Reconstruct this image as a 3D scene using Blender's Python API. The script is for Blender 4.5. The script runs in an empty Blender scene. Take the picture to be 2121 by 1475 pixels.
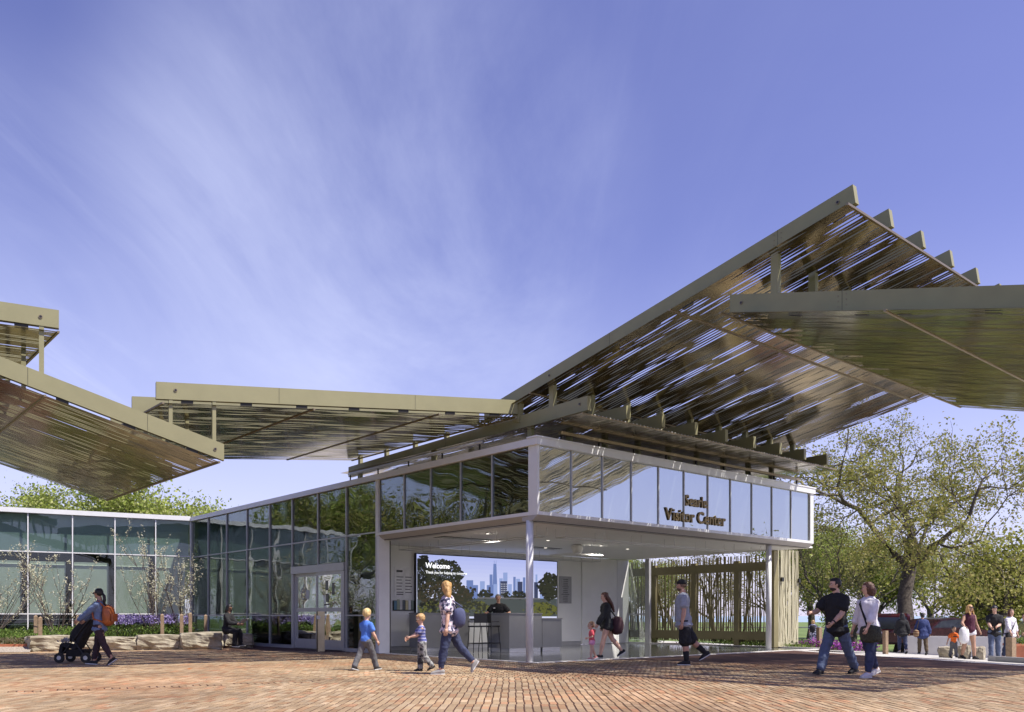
import bpy, bmesh, math, random
import numpy as np
from mathutils import Vector, Matrix, Euler, noise as mnoise
random.seed(7); np.random.seed(7)
S = bpy.context.scene
col = S.collection
# ---------------------------------------------------------------- camera, world, sun, exposure
FPX, CX, HY, EYE = 1768.0, 1060.5, 1275.4, 1.07
cam = bpy.data.cameras.new('camera'); camo = bpy.data.objects.new('camera', cam); col.objects.link(camo)
camo.location = (0, 0, EYE); camo.rotation_euler = (math.radians(90), 0, 0)
cam.sensor_width = 36; cam.lens = FPX / 2121 * 36; cam.shift_y = (HY - 737.5) / 2121
cam.clip_start = .1; cam.clip_end = 6000
S.camera = camo
SUN_AZ = math.atan2(.935, -.355); SUN_EL = math.radians(57)
SUNV = Vector((math.sin(SUN_AZ) * math.cos(SUN_EL), math.cos(SUN_AZ) * math.cos(SUN_EL), math.sin(SUN_EL)))
W = bpy.data.worlds.new('World'); S.world = W; W.use_nodes = True
nt = W.node_tree; nt.nodes.clear()
def N(nt, t, **k):
    n = nt.nodes.new(t)
    for a, b in k.items():
        if a in n.inputs: n.inputs[a].default_value = b
        else: setattr(n, a, b)
    return n
out = N(nt, 'ShaderNodeOutputWorld'); bg = N(nt, 'ShaderNodeBackground')
sky = N(nt, 'ShaderNodeTexSky', sky_type='NISHITA', sun_disc=False, sun_elevation=SUN_EL, sun_rotation=SUN_AZ, altitude=200, air_density=1.0, dust_density=.6, ozone_density=3.0)
tc = N(nt, 'ShaderNodeTexCoord')
sep = N(nt, 'ShaderNodeSeparateXYZ'); nt.links.new(tc.outputs['Generated'], sep.inputs[0])
tint = N(nt, 'ShaderNodeMix', data_type='RGBA', blend_type='MULTIPLY'); tint.inputs[0].default_value = 1
nt.links.new(sky.outputs[0], tint.inputs[6]); tint.inputs[7].default_value = (1.22, .90, 1.21, 1)
# cirrus: stretched noise on a plane of constant height
zc = N(nt, 'ShaderNodeMath', operation='MAXIMUM'); nt.links.new(sep.outputs[2], zc.inputs[0]); zc.inputs[1].default_value = .06
zc2 = N(nt, 'ShaderNodeMath', operation='ADD'); nt.links.new(zc.outputs[0], zc2.inputs[0]); zc2.inputs[1].default_value = .12
dx = N(nt, 'ShaderNodeMath', operation='DIVIDE'); nt.links.new(sep.outputs[0], dx.inputs[0]); nt.links.new(zc2.outputs[0], dx.inputs[1])
dy = N(nt, 'ShaderNodeMath', operation='DIVIDE'); nt.links.new(sep.outputs[1], dy.inputs[0]); nt.links.new(zc2.outputs[0], dy.inputs[1])
cmb = N(nt, 'ShaderNodeCombineXYZ'); nt.links.new(dx.outputs[0], cmb.inputs[0]); nt.links.new(dy.outputs[0], cmb.inputs[1])
def cloud(rot, sc, nscale, det, lo, hi, loc=(0, 0, 0), dist=.6):
    m = N(nt, 'ShaderNodeMapping'); m.inputs['Rotation'].default_value = (0, 0, math.radians(rot)); m.inputs['Scale'].default_value = sc; m.inputs['Location'].default_value = loc
    nt.links.new(cmb.outputs[0], m.inputs[0])
    n = N(nt, 'ShaderNodeTexNoise'); n.inputs['Scale'].default_value = nscale; n.inputs['Detail'].default_value = det; n.inputs['Distortion'].default_value = dist; n.inputs['Roughness'].default_value = .62
    nt.links.new(m.outputs[0], n.inputs[0])
    r = N(nt, 'ShaderNodeMapRange', interpolation_type='SMOOTHSTEP'); r.inputs[1].default_value = lo; r.inputs[2].default_value = hi
    nt.links.new(n.outputs[0], r.inputs[0]); return r.outputs[0]
def blob(d, c0, c1):
    v = Vector(d).normalized()
    n = N(nt, 'ShaderNodeVectorMath', operation='DOT_PRODUCT'); nt.links.new(tc.outputs['Generated'], n.inputs[0]); n.inputs[1].default_value = v
    r = N(nt, 'ShaderNodeMapRange', interpolation_type='SMOOTHSTEP'); r.inputs[1].default_value = c0; r.inputs[2].default_value = c1
    nt.links.new(n.outputs[1], r.inputs[0]); return r.outputs[0]
def mth(op, a, b):
    n = N(nt, 'ShaderNodeMath', operation=op)
    for i, x in enumerate((a, b)):
        if hasattr(x, 'links'): nt.links.new(x, n.inputs[i])
        else: n.inputs[i].default_value = x
    return n.outputs[0]
def ray(px, py): return ((px - CX) / FPX, 1, (HY - py) / FPX)
veil = cloud(35, (1, .75, 1), .8, 8, .30, .8)
wisp = cloud(52, (1, .3, 1), 1.7, 9, .45, .95, (3, 1, 0), 1.4)
wisp2 = cloud(-62, (1, .2, 1), 2.2, 8, .46, .95, (7, 2, 0), 1.2)
b1 = blob(ray(760, 430), .95, 1.0); b2 = blob(ray(90, 590), .972, .999); b3 = blob(ray(1350, 150), .9, 1.0)
c1 = mth('MULTIPLY', mth('ADD', mth('MULTIPLY', veil, .52), mth('MULTIPLY', wisp, .12)), mth('ADD', mth('MULTIPLY', b1, 1.2), .0))
c2 = mth('MULTIPLY', mth('ADD', mth('MULTIPLY', wisp2, .8), mth('MULTIPLY', veil, .3)), mth('ADD', mth('MULTIPLY', b2, .75), mth('MULTIPLY', b3, .14)))
hz = N(nt, 'ShaderNodeMapRange', interpolation_type='SMOOTHSTEP'); nt.links.new(sep.outputs[2], hz.inputs[0]); hz.inputs[1].default_value = .42; hz.inputs[2].default_value = -.02; hz.inputs[3].default_value = 0; hz.inputs[4].default_value = .62
cl = mth('MINIMUM', mth('ADD', mth('ADD', c1, c2), hz.outputs[0]), .85)
mixc = N(nt, 'ShaderNodeMix', data_type='RGBA'); nt.links.new(cl, mixc.inputs[0]); nt.links.new(tint.outputs[2], mixc.inputs[6]); mixc.inputs[7].default_value = (5.9, 6.3, 8.4, 1)
nt.links.new(mixc.outputs[2], bg.inputs[0]); bg.inputs[1].default_value = .105
nt.links.new(bg.outputs[0], out.inputs[0])
sl = bpy.data.lights.new('sun', 'SUN'); so = bpy.data.objects.new('sun', sl); col.objects.link(so)
sl.energy = 5.0; sl.angle = math.radians(.53); sl.color = (1, .95, .87)
so.rotation_euler = SUNV.to_track_quat('Z', 'Y').to_euler(); so.location = (20, -10, 40)
S.view_settings.view_transform = 'Standard'; S.view_settings.look = 'None'; S.view_settings.exposure = .48; S.view_settings.gamma = 1
S.view_settings.use_curve_mapping = False
try:
    S.cycles.max_bounces = 8; S.cycles.transparent_max_bounces = 16; S.cycles.caustics_reflective = False; S.cycles.caustics_refractive = False
    S.cycles.sample_clamp_indirect = 6
except Exception: pass

# ---------------------------------------------------------------- frames
a_, w_ = .854, 1.0766
DR = Vector((math.sin(a_), math.cos(a_), 0)); DL = Vector((-DR.y, DR.x, 0)); DW = Vector((math.sin(w_), math.cos(w_), 0)); UP = Vector((0, 0, 1))
C0 = Vector(((1112 - CX) / FPX * 19.3, 19.3, 0))
def L(u, v, z=0): return C0 + DR * u + DL * v + UP * z
def onl(px, o, d):                       # distance along a plan line where it crosses picture column px
    q = (px - CX) / FPX; return (q * o.y - o.x) / (d.x - q * d.y)
def zat(py, P): return EYE + (HY - py) * P.y / FPX
def at(px, py, Y): return Vector(((px - CX) / FPX * Y, Y, EYE + (HY - py) / FPX * Y))
def gnd(px, Y): return Vector(((px - CX) / FPX * Y, Y, gz((px - CX) / FPX * Y, Y)))
RN = Vector((.962, .274, 0)); R0 = Vector((8.9, 25.3, 0))
def sm(x): x = max(0., min(1., x)); return x * x * (3 - 2 * x)
def gz(x, y):
    s = (x - R0.x) * RN.x + (y - R0.y) * RN.y
    d = 0
    if s > 0: d = -.05 * s * sm(s / 2) if s < 18 else -.9
    return d
E0 = Vector((.11, 20.28, 0))
def LW(t, v, z=0): return E0 - DW * t + DL * v + UP * z
A0 = L(0, 20.9)

# ---------------------------------------------------------------- materials
MATS = {}
def mat(name, c, rough=.6, metal=0., var=.12, ns=6., bump=0., bs=40., spec=.5, coord='Object', emis=None, es=1., c2=None, sub=0, tr=0.):
    if name in MATS: return MATS[name]
    m = bpy.data.materials.new(name); m.use_nodes = True; t = m.node_tree; p = t.nodes['Principled BSDF']
    p.inputs['Roughness'].default_value = rough; p.inputs['Metallic'].default_value = metal; p.inputs['Specular IOR Level'].default_value = spec
    if emis is not None:
        p.inputs['Base Color'].default_value = (0.01, .01, .01, 1); p.inputs['Emission Color'].default_value = (*emis, 1); p.inputs['Emission Strength'].default_value = es
        MATS[name] = m; return m
    tcn = N(t, 'ShaderNodeTexCoord'); nz = N(t, 'ShaderNodeTexNoise'); nz.inputs['Scale'].default_value = ns; nz.inputs['Detail'].default_value = 6
    t.links.new(tcn.outputs[coord], nz.inputs[0])
    mx = N(t, 'ShaderNodeMix', data_type='RGBA'); mr = N(t, 'ShaderNodeMapRange'); mr.inputs[1].default_value = .3; mr.inputs[2].default_value = .7
    t.links.new(nz.outputs[0], mr.inputs[0]); t.links.new(mr.outputs[0], mx.inputs[0])
    ca = [x * (1 - var) for x in c]; cb = [min(1, x * (1 + var)) for x in c] if c2 is None else c2
    mx.inputs[6].default_value = (*ca, 1); mx.inputs[7].default_value = (*cb, 1)
    t.links.new(mx.outputs[2], p.inputs['Base Color'])
    if bump:
        b = N(t, 'ShaderNodeBump'); b.inputs['Strength'].default_value = bump; b.inputs['Distance'].default_value = .02
        n2 = N(t, 'ShaderNodeTexNoise'); n2.inputs['Scale'].default_value = bs; n2.inputs['Detail'].default_value = 5; t.links.new(tcn.outputs[coord], n2.inputs[0])
        t.links.new(n2.outputs[0], b.inputs['Height']); t.links.new(b.outputs[0], p.inputs['Normal'])
    if tr:
        o = t.nodes['Material Output']; tl = N(t, 'ShaderNodeBsdfTranslucent'); t.links.new(mx.outputs[2], tl.inputs[0]); ms = N(t, 'ShaderNodeMixShader'); ms.inputs[0].default_value = tr
        t.links.new(p.outputs[0], ms.inputs[1]); t.links.new(tl.outputs[0], ms.inputs[2]); t.links.new(ms.outputs[0], o.inputs[0])
    MATS[name] = m; return m
def tintmat(name, rough=.85, mul=1., bump=.3, bs=60, tr=0, spec=.3):      # colour from the mesh's per-piece 'tint' attribute (each piece's own colour)
    if name in MATS: return MATS[name]
    m = bpy.data.materials.new(name); m.use_nodes = True; t = m.node_tree; p = t.nodes['Principled BSDF']; p.inputs['Roughness'].default_value = rough; p.inputs['Specular IOR Level'].default_value = spec
    at_ = N(t, 'ShaderNodeAttribute', attribute_name='tint'); tcn = N(t, 'ShaderNodeTexCoord'); nz = N(t, 'ShaderNodeTexNoise'); nz.inputs['Scale'].default_value = bs; nz.inputs['Detail'].default_value = 5
    t.links.new(tcn.outputs['Object'], nz.inputs[0])
    mr = N(t, 'ShaderNodeMapRange'); mr.inputs[1].default_value = .25; mr.inputs[2].default_value = .75; mr.inputs[3].default_value = .75 * mul; mr.inputs[4].default_value = 1.2 * mul; t.links.new(nz.outputs[0], mr.inputs[0])
    vm = N(t, 'ShaderNodeVectorMath', operation='SCALE'); t.links.new(at_.outputs[0], vm.inputs[0]); t.links.new(mr.outputs[0], vm.inputs['Scale'])
    t.links.new(vm.outputs[0], p.inputs['Base Color'])
    if bump:
        b = N(t, 'ShaderNodeBump'); b.inputs['Strength'].default_value = bump; b.inputs['Distance'].default_value = .01; t.links.new(nz.outputs[0], b.inputs['Height']); t.links.new(b.outputs[0], p.inputs['Normal'])
    if tr:
        o = t.nodes['Material Output']; tl = N(t, 'ShaderNodeBsdfTranslucent'); t.links.new(vm.outputs[0], tl.inputs[0]); ms = N(t, 'ShaderNodeMixShader'); ms.inputs[0].default_value = tr
        t.links.new(p.outputs[0], ms.inputs[1]); t.links.new(tl.outputs[0], ms.inputs[2]); t.links.new(ms.outputs[0], o.inputs[0])
    MATS[name] = m; return m
def glass(name, tintc, refl=.5, rough=.0, wav=.02):
    m = bpy.data.materials.new(name); m.use_nodes = True; t = m.node_tree; t.nodes.clear(); o = N(t, 'ShaderNodeOutputMaterial')
    tr = N(t, 'ShaderNodeBsdfTransparent'); tr.inputs[0].default_value = (*tintc, 1); gl = N(t, 'ShaderNodeBsdfGlossy'); gl.inputs['Roughness'].default_value = rough; gl.inputs[0].default_value = (.93, .97, .98, 1)
    lw = N(t, 'ShaderNodeFresnel'); lw.inputs[0].default_value = 1.5
    ad = N(t, 'ShaderNodeMath', operation='MULTIPLY_ADD'); ad.inputs[1].default_value = .55; ad.inputs[2].default_value = refl; ad.use_clamp = True; t.links.new(lw.outputs[0], ad.inputs[0])
    tcn = N(t, 'ShaderNodeTexCoord'); nz = N(t, 'ShaderNodeTexNoise'); nz.inputs['Scale'].default_value = .9; nz.inputs['Detail'].default_value = 1; t.links.new(tcn.outputs['Object'], nz.inputs[0])
    b = N(t, 'ShaderNodeBump'); b.inputs['Strength'].default_value = wav; b.inputs['Distance'].default_value = .3; t.links.new(nz.outputs[0], b.inputs['Height']); t.links.new(b.outputs[0], gl.inputs['Normal'])
    mx = N(t, 'ShaderNodeMixShader'); t.links.new(ad.outputs[0], mx.inputs[0]); t.links.new(tr.outputs[0], mx.inputs[1]); t.links.new(gl.outputs[0], mx.inputs[2]); t.links.new(mx.outputs[0], o.inputs[0])
    return m
def coated(name, c, refl=.4, rough=.0, wav=.02, fm=.7):
    m = bpy.data.materials.new(name); m.use_nodes = True; t = m.node_tree; t.nodes.clear(); o = N(t, 'ShaderNodeOutputMaterial')
    df = N(t, 'ShaderNodeBsdfDiffuse'); df.inputs[0].default_value = (*c, 1); gl = N(t, 'ShaderNodeBsdfGlossy'); gl.inputs['Roughness'].default_value = rough; gl.inputs[0].default_value = (.74, .80, .82, 1)
    lw = N(t, 'ShaderNodeFresnel'); lw.inputs[0].default_value = 1.5
    ad = N(t, 'ShaderNodeMath', operation='MULTIPLY_ADD'); ad.inputs[1].default_value = fm; ad.inputs[2].default_value = refl; ad.use_clamp = True; t.links.new(lw.outputs[0], ad.inputs[0])
    tcn = N(t, 'ShaderNodeTexCoord'); nz = N(t, 'ShaderNodeTexNoise'); nz.inputs['Scale'].default_value = .9; nz.inputs['Detail'].default_value = 1; t.links.new(tcn.outputs['Object'], nz.inputs[0])
    b = N(t, 'ShaderNodeBump'); b.inputs['Strength'].default_value = wav; b.inputs['Distance'].default_value = .3; t.links.new(nz.outputs[0], b.inputs['Height']); t.links.new(b.outputs[0], gl.inputs['Normal'])
    mx = N(t, 'ShaderNodeMixShader'); t.links.new(ad.outputs[0], mx.inputs[0]); t.links.new(df.outputs[0], mx.inputs[1]); t.links.new(gl.outputs[0], mx.inputs[2]); t.links.new(mx.outputs[0], o.inputs[0])
    return m
M = dict(
    beam=mat('champagne_paint', (.29, .27, .145), .5, .1, .05, 3, .03, 200), sheet=mat('bronze_sheet', (.28, .22, .108), .15, .9, .4, 1.0, .06, 1.6),  # sheet: broad light and dark colour mottling stands in for blotchy reflections
    edge=mat('bronze_edge', (.30, .24, .15), .4, .6, .08), dark=mat('dark_bracket', (.035, .032, .025), .5, .4, .1),
    white=mat('white_metal', (.74, .74, .73), .4, 0, .03, 4), wall=mat('white_wall', (.80, .80, .78), .6, 0, .03, 2, .03), ceil=mat('ceiling_white', (.86, .86, .84), .7, 0, .02, 2),
    soffit=mat('soffit_grey', (.42, .40, .38), .5, 0, .05, 4), alu=mat('aluminium', (.50, .50, .50), .38, .3, .04, 6), steel=mat('brushed_steel', (.42, .36, .24), .32, .9, .12, 3, .05, 90),
    floor=mat('polished_floor', (.12, .125, .12), .09, 0, .2, 4), conc=mat('concrete', (.46, .44, .40), .85, 0, .1, 1.2, .15, 30), kerb=mat('pale_stone', (.6, .58, .54), .8, 0, .08, 3, .1, 30),
    grey=mat('grey_laminate', (.25, .25, .25), .45, 0, .05, 3), plinth=mat('steel_plinth', (.6, .6, .58), .25, .6, .04), black=mat('black_plastic', (.015, .015, .016), .45, 0, .1),
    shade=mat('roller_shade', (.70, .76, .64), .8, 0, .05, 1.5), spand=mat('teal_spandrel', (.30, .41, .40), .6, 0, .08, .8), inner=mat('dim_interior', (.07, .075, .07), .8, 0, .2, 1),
    glass=glass('clear_glazing', (.86, .90, .87), .02), upglass=coated('coated_glazing', (.13, .15, .145), .12, 0, .02, .5), darkglass=glass('tinted_glazing', (.55, .59, .56), .08, 0, .05),
    wood=mat('weathered_wood', (.30, .21, .13), .8, 0, .25, 14, .3, 60), stone=mat('limestone', (.27, .225, .15), .9, 0, .3, 2.6, .9, 11, c2=(.50, .45, .34)), stoneface=mat('limestone_face', (.36, .31, .23), .9, 0, .35, 3.2, .7, 14),
    soil=mat('mulch', (.10, .07, .045), .95, 0, .4, 12, .5, 30), mortar=mat('joint_sand', (.06, .022, .012), .95, 0, .4, 30), lawn=mat('lawn', (.10, .155, .03), .9, 0, .25, .35, .4, 30, c2=(.15, .21, .05)),
    water=mat('lake_water', (.30, .40, .50), .35, 0, .1, .02), asphalt=mat('asphalt', (.12, .12, .12), .9, 0, .15, 2), letter=mat('bronze_letters', (.20, .14, .05), .35, .7, .08),
    screen=mat('laser_cut_screen', (.52, .48, .32), .45, .2, .06, 2), screenframe=mat('olive_steel', (.26, .225, .11), .5, .2, .08, 2), terra=mat('terracotta', (.45, .16, .08), .8, 0, .12, 6, .1, 20), gravel=mat('gravel', (.35, .30, .24), .95, 0, .5, 25, .8, 40),
)
# ---------------------------------------------------------------- mesh helpers
ORG = {}
class MB:
    def __init__(s): s.v = []; s.f = []; s.t = []
    def add(s, vs, fs, tint=None):
        n = len(s.v); s.v += [tuple(x) for x in vs]; s.f += [tuple(i + n for i in f) for f in fs]
        if tint is not None: s.t += [tint] * len(vs)
    def box(s, o, a, b, c, tint=None):       # o corner, a b c edge vectors
        o = Vector(o); a = Vector(a); b = Vector(b); c = Vector(c)
        s.add([o, o + a, o + a + b, o + b, o + c, o + a + c, o + a + b + c, o + b + c], [(0, 3, 2, 1), (4, 5, 6, 7), (0, 1, 5, 4), (1, 2, 6, 5), (2, 3, 7, 6), (3, 0, 4, 7)], tint)
        return s
    def cbox(s, c, a, b, d, tint=None):      # centre, half vectors
        c = Vector(c); a = Vector(a); b = Vector(b); d = Vector(d); return s.box(c - a - b - d, a * 2, b * 2, d * 2, tint)
    def bar(s, p, q, side, down):            # a bar from p to q: top edge line p-q, width vector side, depth vector down
        p = Vector(p); q = Vector(q); return s.box(p - Vector(side) / 2, q - p, side, down)
    def tube(s, p, q, r0, r1=None, n=8, cap=True, tint=None):
        p = Vector(p); q = Vector(q); r1 = r0 if r1 is None else r1; d = (q - p)
        if d.length < 1e-6: return s
        d.normalize(); x = d.orthogonal().normalized(); y = d.cross(x); vs = []
        for P, r in ((p, r0), (q, r1)): vs += [P + (x * math.cos(6.28318 * i / n) + y * math.sin(6.28318 * i / n)) * r for i in range(n)]
        fs = [(i, (i + 1) % n, n + (i + 1) % n, n + i) for i in range(n)]
        if cap: fs += [tuple(range(n))[::-1], tuple(range(n, 2 * n))]
        s.add(vs, fs, tint); return s
    def rings(s, R, cap=True, tint=None):    # list of rings, each a list of points
        n = len(R[0]); vs = [p for r in R for p in r]; fs = []
        for k in range(len(R) - 1):
            for i in range(n): fs.append((k * n + i, k * n + (i + 1) % n, (k + 1) * n + (i + 1) % n, (k + 1) * n + i))
        if cap: fs += [tuple(range(n))[::-1], tuple(range((len(R) - 1) * n, len(R) * n))]
        s.add(vs, fs, tint); return s
    def prism(s, pts, d):                    # planar polygon pushed along d
        n = len(pts); pts = [Vector(p) for p in pts]; d = Vector(d)
        s.add(pts + [p + d for p in pts], [tuple(range(n))[::-1], tuple(range(n, 2 * n))] + [(i, (i + 1) % n, n + (i + 1) % n, n + i) for i in range(n)]); return s
    def mesh(s, name, m, org=(0, 0, 0), smooth=False):
        me = bpy.data.meshes.new(name); o = Vector(org)
        v = np.array([tuple(x) for x in s.v], dtype=np.float64).reshape(-1, 3) - np.array(o)
        me.from_pydata(v.tolist(), [], s.f); me.materials.append(m)
        if s.t and len(s.t) == len(s.v):
            at_ = me.attributes.new('tint', 'FLOAT_COLOR', 'POINT'); at_.data.foreach_set('color', np.array([(*c[:3], 1) for c in s.t], dtype=np.float32).ravel())
        if smooth: me.polygons.foreach_set('use_smooth', [True] * len(me.polygons))
        me.update(); return me
def link(name, data, parent=None):
    o = bpy.data.objects.new(name, data); col.objects.link(o)
    if parent: o.parent = parent; ORG[o.name] = ORG.get(parent.name, Vector())
    return o
def tag(o, label=None, cat=None, group=None, kind=None):
    if label: o['label'] = label
    if cat: o['category'] = cat
    if group: o['group'] = group
    if kind: o['kind'] = kind
    return o
def thing(name, label, cat, loc=(0, 0, 0), group=None):
    o = link(name, None); o.location = loc; ORG[o.name] = Vector(loc); o.empty_display_size = .3
    return tag(o, label, cat, group)
def part(name, mb, m, parent, smooth=False, label=None):
    me = mb if isinstance(mb, bpy.types.Mesh) else mb.mesh(name, m, ORG[parent.name], smooth)
    o = link(name, me, parent)
    if label: o['label'] = label
    return o
def one(name, mb, m, label, cat, loc=(0, 0, 0), group=None, smooth=False):
    o = link(name, mb.mesh(name, m, loc, smooth)); o.location = loc; ORG[o.name] = Vector(loc); return tag(o, label, cat, group)
def struct(name, mb, m, smooth=False):
    o = link(name, mb.mesh(name, m, (0, 0, 0), smooth)); ORG[o.name] = Vector(); return tag(o, kind='structure')
def copy_tree(o, parent=None):
    c = o.copy(); col.objects.link(c); c.parent = parent
    ORG[c.name] = ORG.get(o.name, Vector())
    for ch in list(o.children): copy_tree(ch, c)
    return c
# ---------------------------------------------------------------- ground
xs = np.concatenate([np.linspace(-400, -32, 12), np.arange(-30, 60, 1.5), np.linspace(62, 500, 14)])
ys = np.concatenate([np.linspace(-60, 2, 6), np.arange(4, 70, 1.5), np.linspace(72, 275, 10)])
g = MB(); nx = len(xs)
g.v = [(x, y, gz(x, y) - .045 - (.06 if y > 70 else 0)) for y in ys for x in xs]
g.f = [(j * nx + i, j * nx + i + 1, (j + 1) * nx + i + 1, (j + 1) * nx + i) for j in range(len(ys) - 1) for i in range(nx - 1)]
struct('ground', g, M['lawn'], True)
w = MB(); w.add([(-4000, 270, -1.6), (4000, 270, -1.6), (4000, 5500, -1.6), (-4000, 5500, -1.6)], [(0, 1, 2, 3)])
struct('lake_water', w, M['water'])
# sand bed under the pavers
def sheet(name, poly, m, dz, step=None):
    b = MB(); b.add([(p[0], p[1], gz(p[0], p[1]) + dz) for p in poly], [tuple(range(len(poly)))]); return struct(name, b, m)
sb = MB(); bx = np.arange(-24, 21.1, 1.0); by = np.arange(4, 34.1, 1.0)
sb.v = [(x, y, gz(x, y) - .0055) for y in by for x in bx]; n_ = len(bx)
sb.f = [(j * n_ + i, j * n_ + i + 1, (j + 1) * n_ + i + 1, (j + 1) * n_ + i) for j in range(len(by) - 1) for i in range(n_ - 1) if (bx[i] - R0.x) * RN.x + (by[j] - R0.y) * RN.y < .3]
plaza = struct('plaza_paving', sb, M['mortar'])
# concrete walk and road beyond the plaza, following the fall of the ground
cw = MB(); bx = np.arange(6, 60.1, 1.5); by = np.arange(8, 44.1, 1.5); n_ = len(bx)
cw.v = [(x, y, gz(x, y) - .022) for y in by for x in bx]
cw.f = [(j * n_ + i, j * n_ + i + 1, (j + 1) * n_ + i + 1, (j + 1) * n_ + i) for j in range(len(by) - 1) for i in range(n_ - 1) if (bx[i + 1] - R0.x) * RN.x + (by[j + 1] - R0.y) * RN.y > .1]
struct('concrete_walk', cw, M['conc'])
# pavers
PW, PD = .1, .27
brickm = tintmat('clay_paver', .8, 1., .25, 45)
def bcol():
    k = random.random(); b = .74 + random.random() * .36
    base = (.345, .245, .145) if k < .55 else (.385, .285, .18) if k < .80 else (.32, .20, .11) if k < .95 else (.38, .215, .12)
    return tuple(c * b for c in base)
def paver_geo(w, d, wob=0.):
    hx, hy = w / 2 - .0085, d / 2 - .0055; c = .0025; h = .03
    v = [(-hx + c, -hy + c, 0), (hx - c, -hy + c, 0), (hx - c, hy - c, 0), (-hx + c, hy - c, 0), (-hx, -hy, -c), (hx, -hy, -c), (hx, hy, -c), (-hx, hy, -c), (-hx, -hy, -h), (hx, -hy, -h), (hx, hy, -h), (-hx, hy, -h)]
    f = [(0, 1, 2, 3), (4, 5, 1, 0), (5, 6, 2, 1), (6, 7, 3, 2), (7, 4, 0, 3), (8, 9, 5, 4), (9, 10, 6, 5), (10, 11, 7, 6), (11, 8, 4, 7)]
    return np.array(v), f
PV, PF = paver_geo(PW, PD)
protos = []
for k in range(14):
    b = MB(); b.add(PV, PF, bcol()); protos.append(b.mesh('paver', brickm))
spots = []
SA = Vector((-7.9, 11.6, 0)); SB = Vector((-3.2, 13.9, 0)); SD = (SB - SA).normalized(); SN = Vector((-SD.y, SD.x, 0))
row = 0; y = 8.3
while y < 31:
    xr = 13.5 if y < 25 else 9.5
    off = random.uniform(-.012, .012) + (.05 if 14.9 < y < 31 and row % 2 else 0)
    x0 = max(-22, -(CX / FPX) * y * 1.12 - .6)
    x = math.ceil(x0 / PW) * PW + off
    xe = min(xr, (CX / FPX) * y * 1.08 + .6)
    while x < xe:
        s = (x - R0.x) * RN.x + (y - R0.y) * RN.y
        d = Vector((x, y, 0)) - C0; u, v = d.dot(DR), d.dot(DL)
        inb = (u > -.06 and v > -.06 and u < 14.2) or v > 21
        sw = Vector((x, y, 0)) - SA; st = sw.dot(SD); sn = sw.dot(SN)
        sold = -2 < st < 5.3 and abs(sn) < .12
        if s < 0 and not inb and not sold and not (x < -9.6 and y > 27.6) and y + .55 * (x + 14.5) < 27.2 + 3: spots.append((x, y, 0))
        x += PW
    y += PD; row += 1
t = -2
while t < 5.3:
    p = SA + SD * t; spots.append((p.x, p.y, math.atan2(SD.y, SD.x))); t += .102
spots.sort(key=lambda q: q[1] + .2 * abs(q[0]))
near, rest = spots[:300], spots[300:]
for (x, y, a) in near:
    o = bpy.data.objects.new('paver', random.choice(protos)); col.objects.link(o); o.location = (x, y, gz(x, y) + random.uniform(-.0022, .0022)); o.parent = plaza
    o.rotation_euler = (random.uniform(-.006, .006), random.uniform(-.006, .006), a + random.uniform(-.012, .012))
n = len(rest); R = np.array(rest); ang = R[:, 2] + np.random.uniform(-.012, .012, n); ca, sa = np.cos(ang), np.sin(ang)
V = np.repeat(PV[None], n, 0); tilt = np.random.uniform(-.007, .007, (n, 2))
Vx = V[:, :, 0] * ca[:, None] - V[:, :, 1] * sa[:, None] + R[:, 0:1]; Vy = V[:, :, 0] * sa[:, None] + V[:, :, 1] * ca[:, None] + R[:, 1:2]
Vz = V[:, :, 2] + V[:, :, 0] * tilt[:, 0:1] + V[:, :, 1] * tilt[:, 1:2] + np.array([gz(a, b) for a, b in R[:, :2]])[:, None] + np.random.uniform(-.0025, .0025, (n, 1))
b = MB(); b.v = np.stack([Vx, Vy, Vz], 2).reshape(-1, 3).tolist(); b.f = [tuple(i + 12 * k for i in f) for k in range(n) for f in PF]
def bc2(x, y):
    q = 1 + .38 * mnoise.noise(Vector((x * .35, y * .6, 1))) + .22 * mnoise.noise(Vector((x * 1.6, y * 2.2, 7))); r_ = max(0, mnoise.noise(Vector((x * .25, y * .4, 20)))) ; c = bcol(); return (c[0] * q, c[1] * q * (1 - .25 * r_), c[2] * q * (1 - .35 * r_))
b.t = [c for k in range(n) for c in [bc2(R[k, 0], R[k, 1])] * 12]
o = part('pavers', b, brickm, plaza); o['kind'] = 'stuff'

# ---------------------------------------------------------------- the building
bld = thing('visitor_building', 'long white-framed building with mirrored glass band and open entrance pavilion at its corner', 'building', L(0, 0, 0))
TOP = 5.10
VL = [0.293, 1.606, 2.84, 4.126, 5.368, 6.617]
VL2 = [6.77, 8.447, 10.211, 11.96, 13.661, 15.523, 17.342, 19.15, 20.87]
UR = [.06 + k * 1.0627 for k in range(12)]; UE = UR[-1] + .2
LOW, HIGH = 3.44, 4.94
def pane(name, o, a, up, th, m, parent): return part(name, MB().box(o, a, up, th), m, parent)
# upper band, right face (normal -DL)
for k in range(11): pane('window_pane', L(UR[k] + .015, .03, LOW), DR * (UR[k + 1] - UR[k] - .03), UP * (HIGH - LOW), DL * .012, M['upglass'], bld)
for k in range(1, 11): part('mullion', MB().box(L(UR[k] - .015, .0, LOW), DR * .03, DL * .05, UP * (HIGH - LOW)), M['alu'], bld)
part('corner_post', MB().box(L(0, -.02, LOW - .08), DR * .06, DL * .31, UP * (HIGH - LOW + .08)), M['white'], bld)
part('end_post', MB().box(L(UR[-1] + .015, -.02, LOW - .08), DR * .19, DL * .3, UP * (HIGH - LOW + .08)), M['white'], bld)
part('lower_band', MB().box(L(.06, -.02, LOW - .08), DR * (UR[-1] - .045), DL * .07, UP * .078), M['white'], bld)
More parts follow.
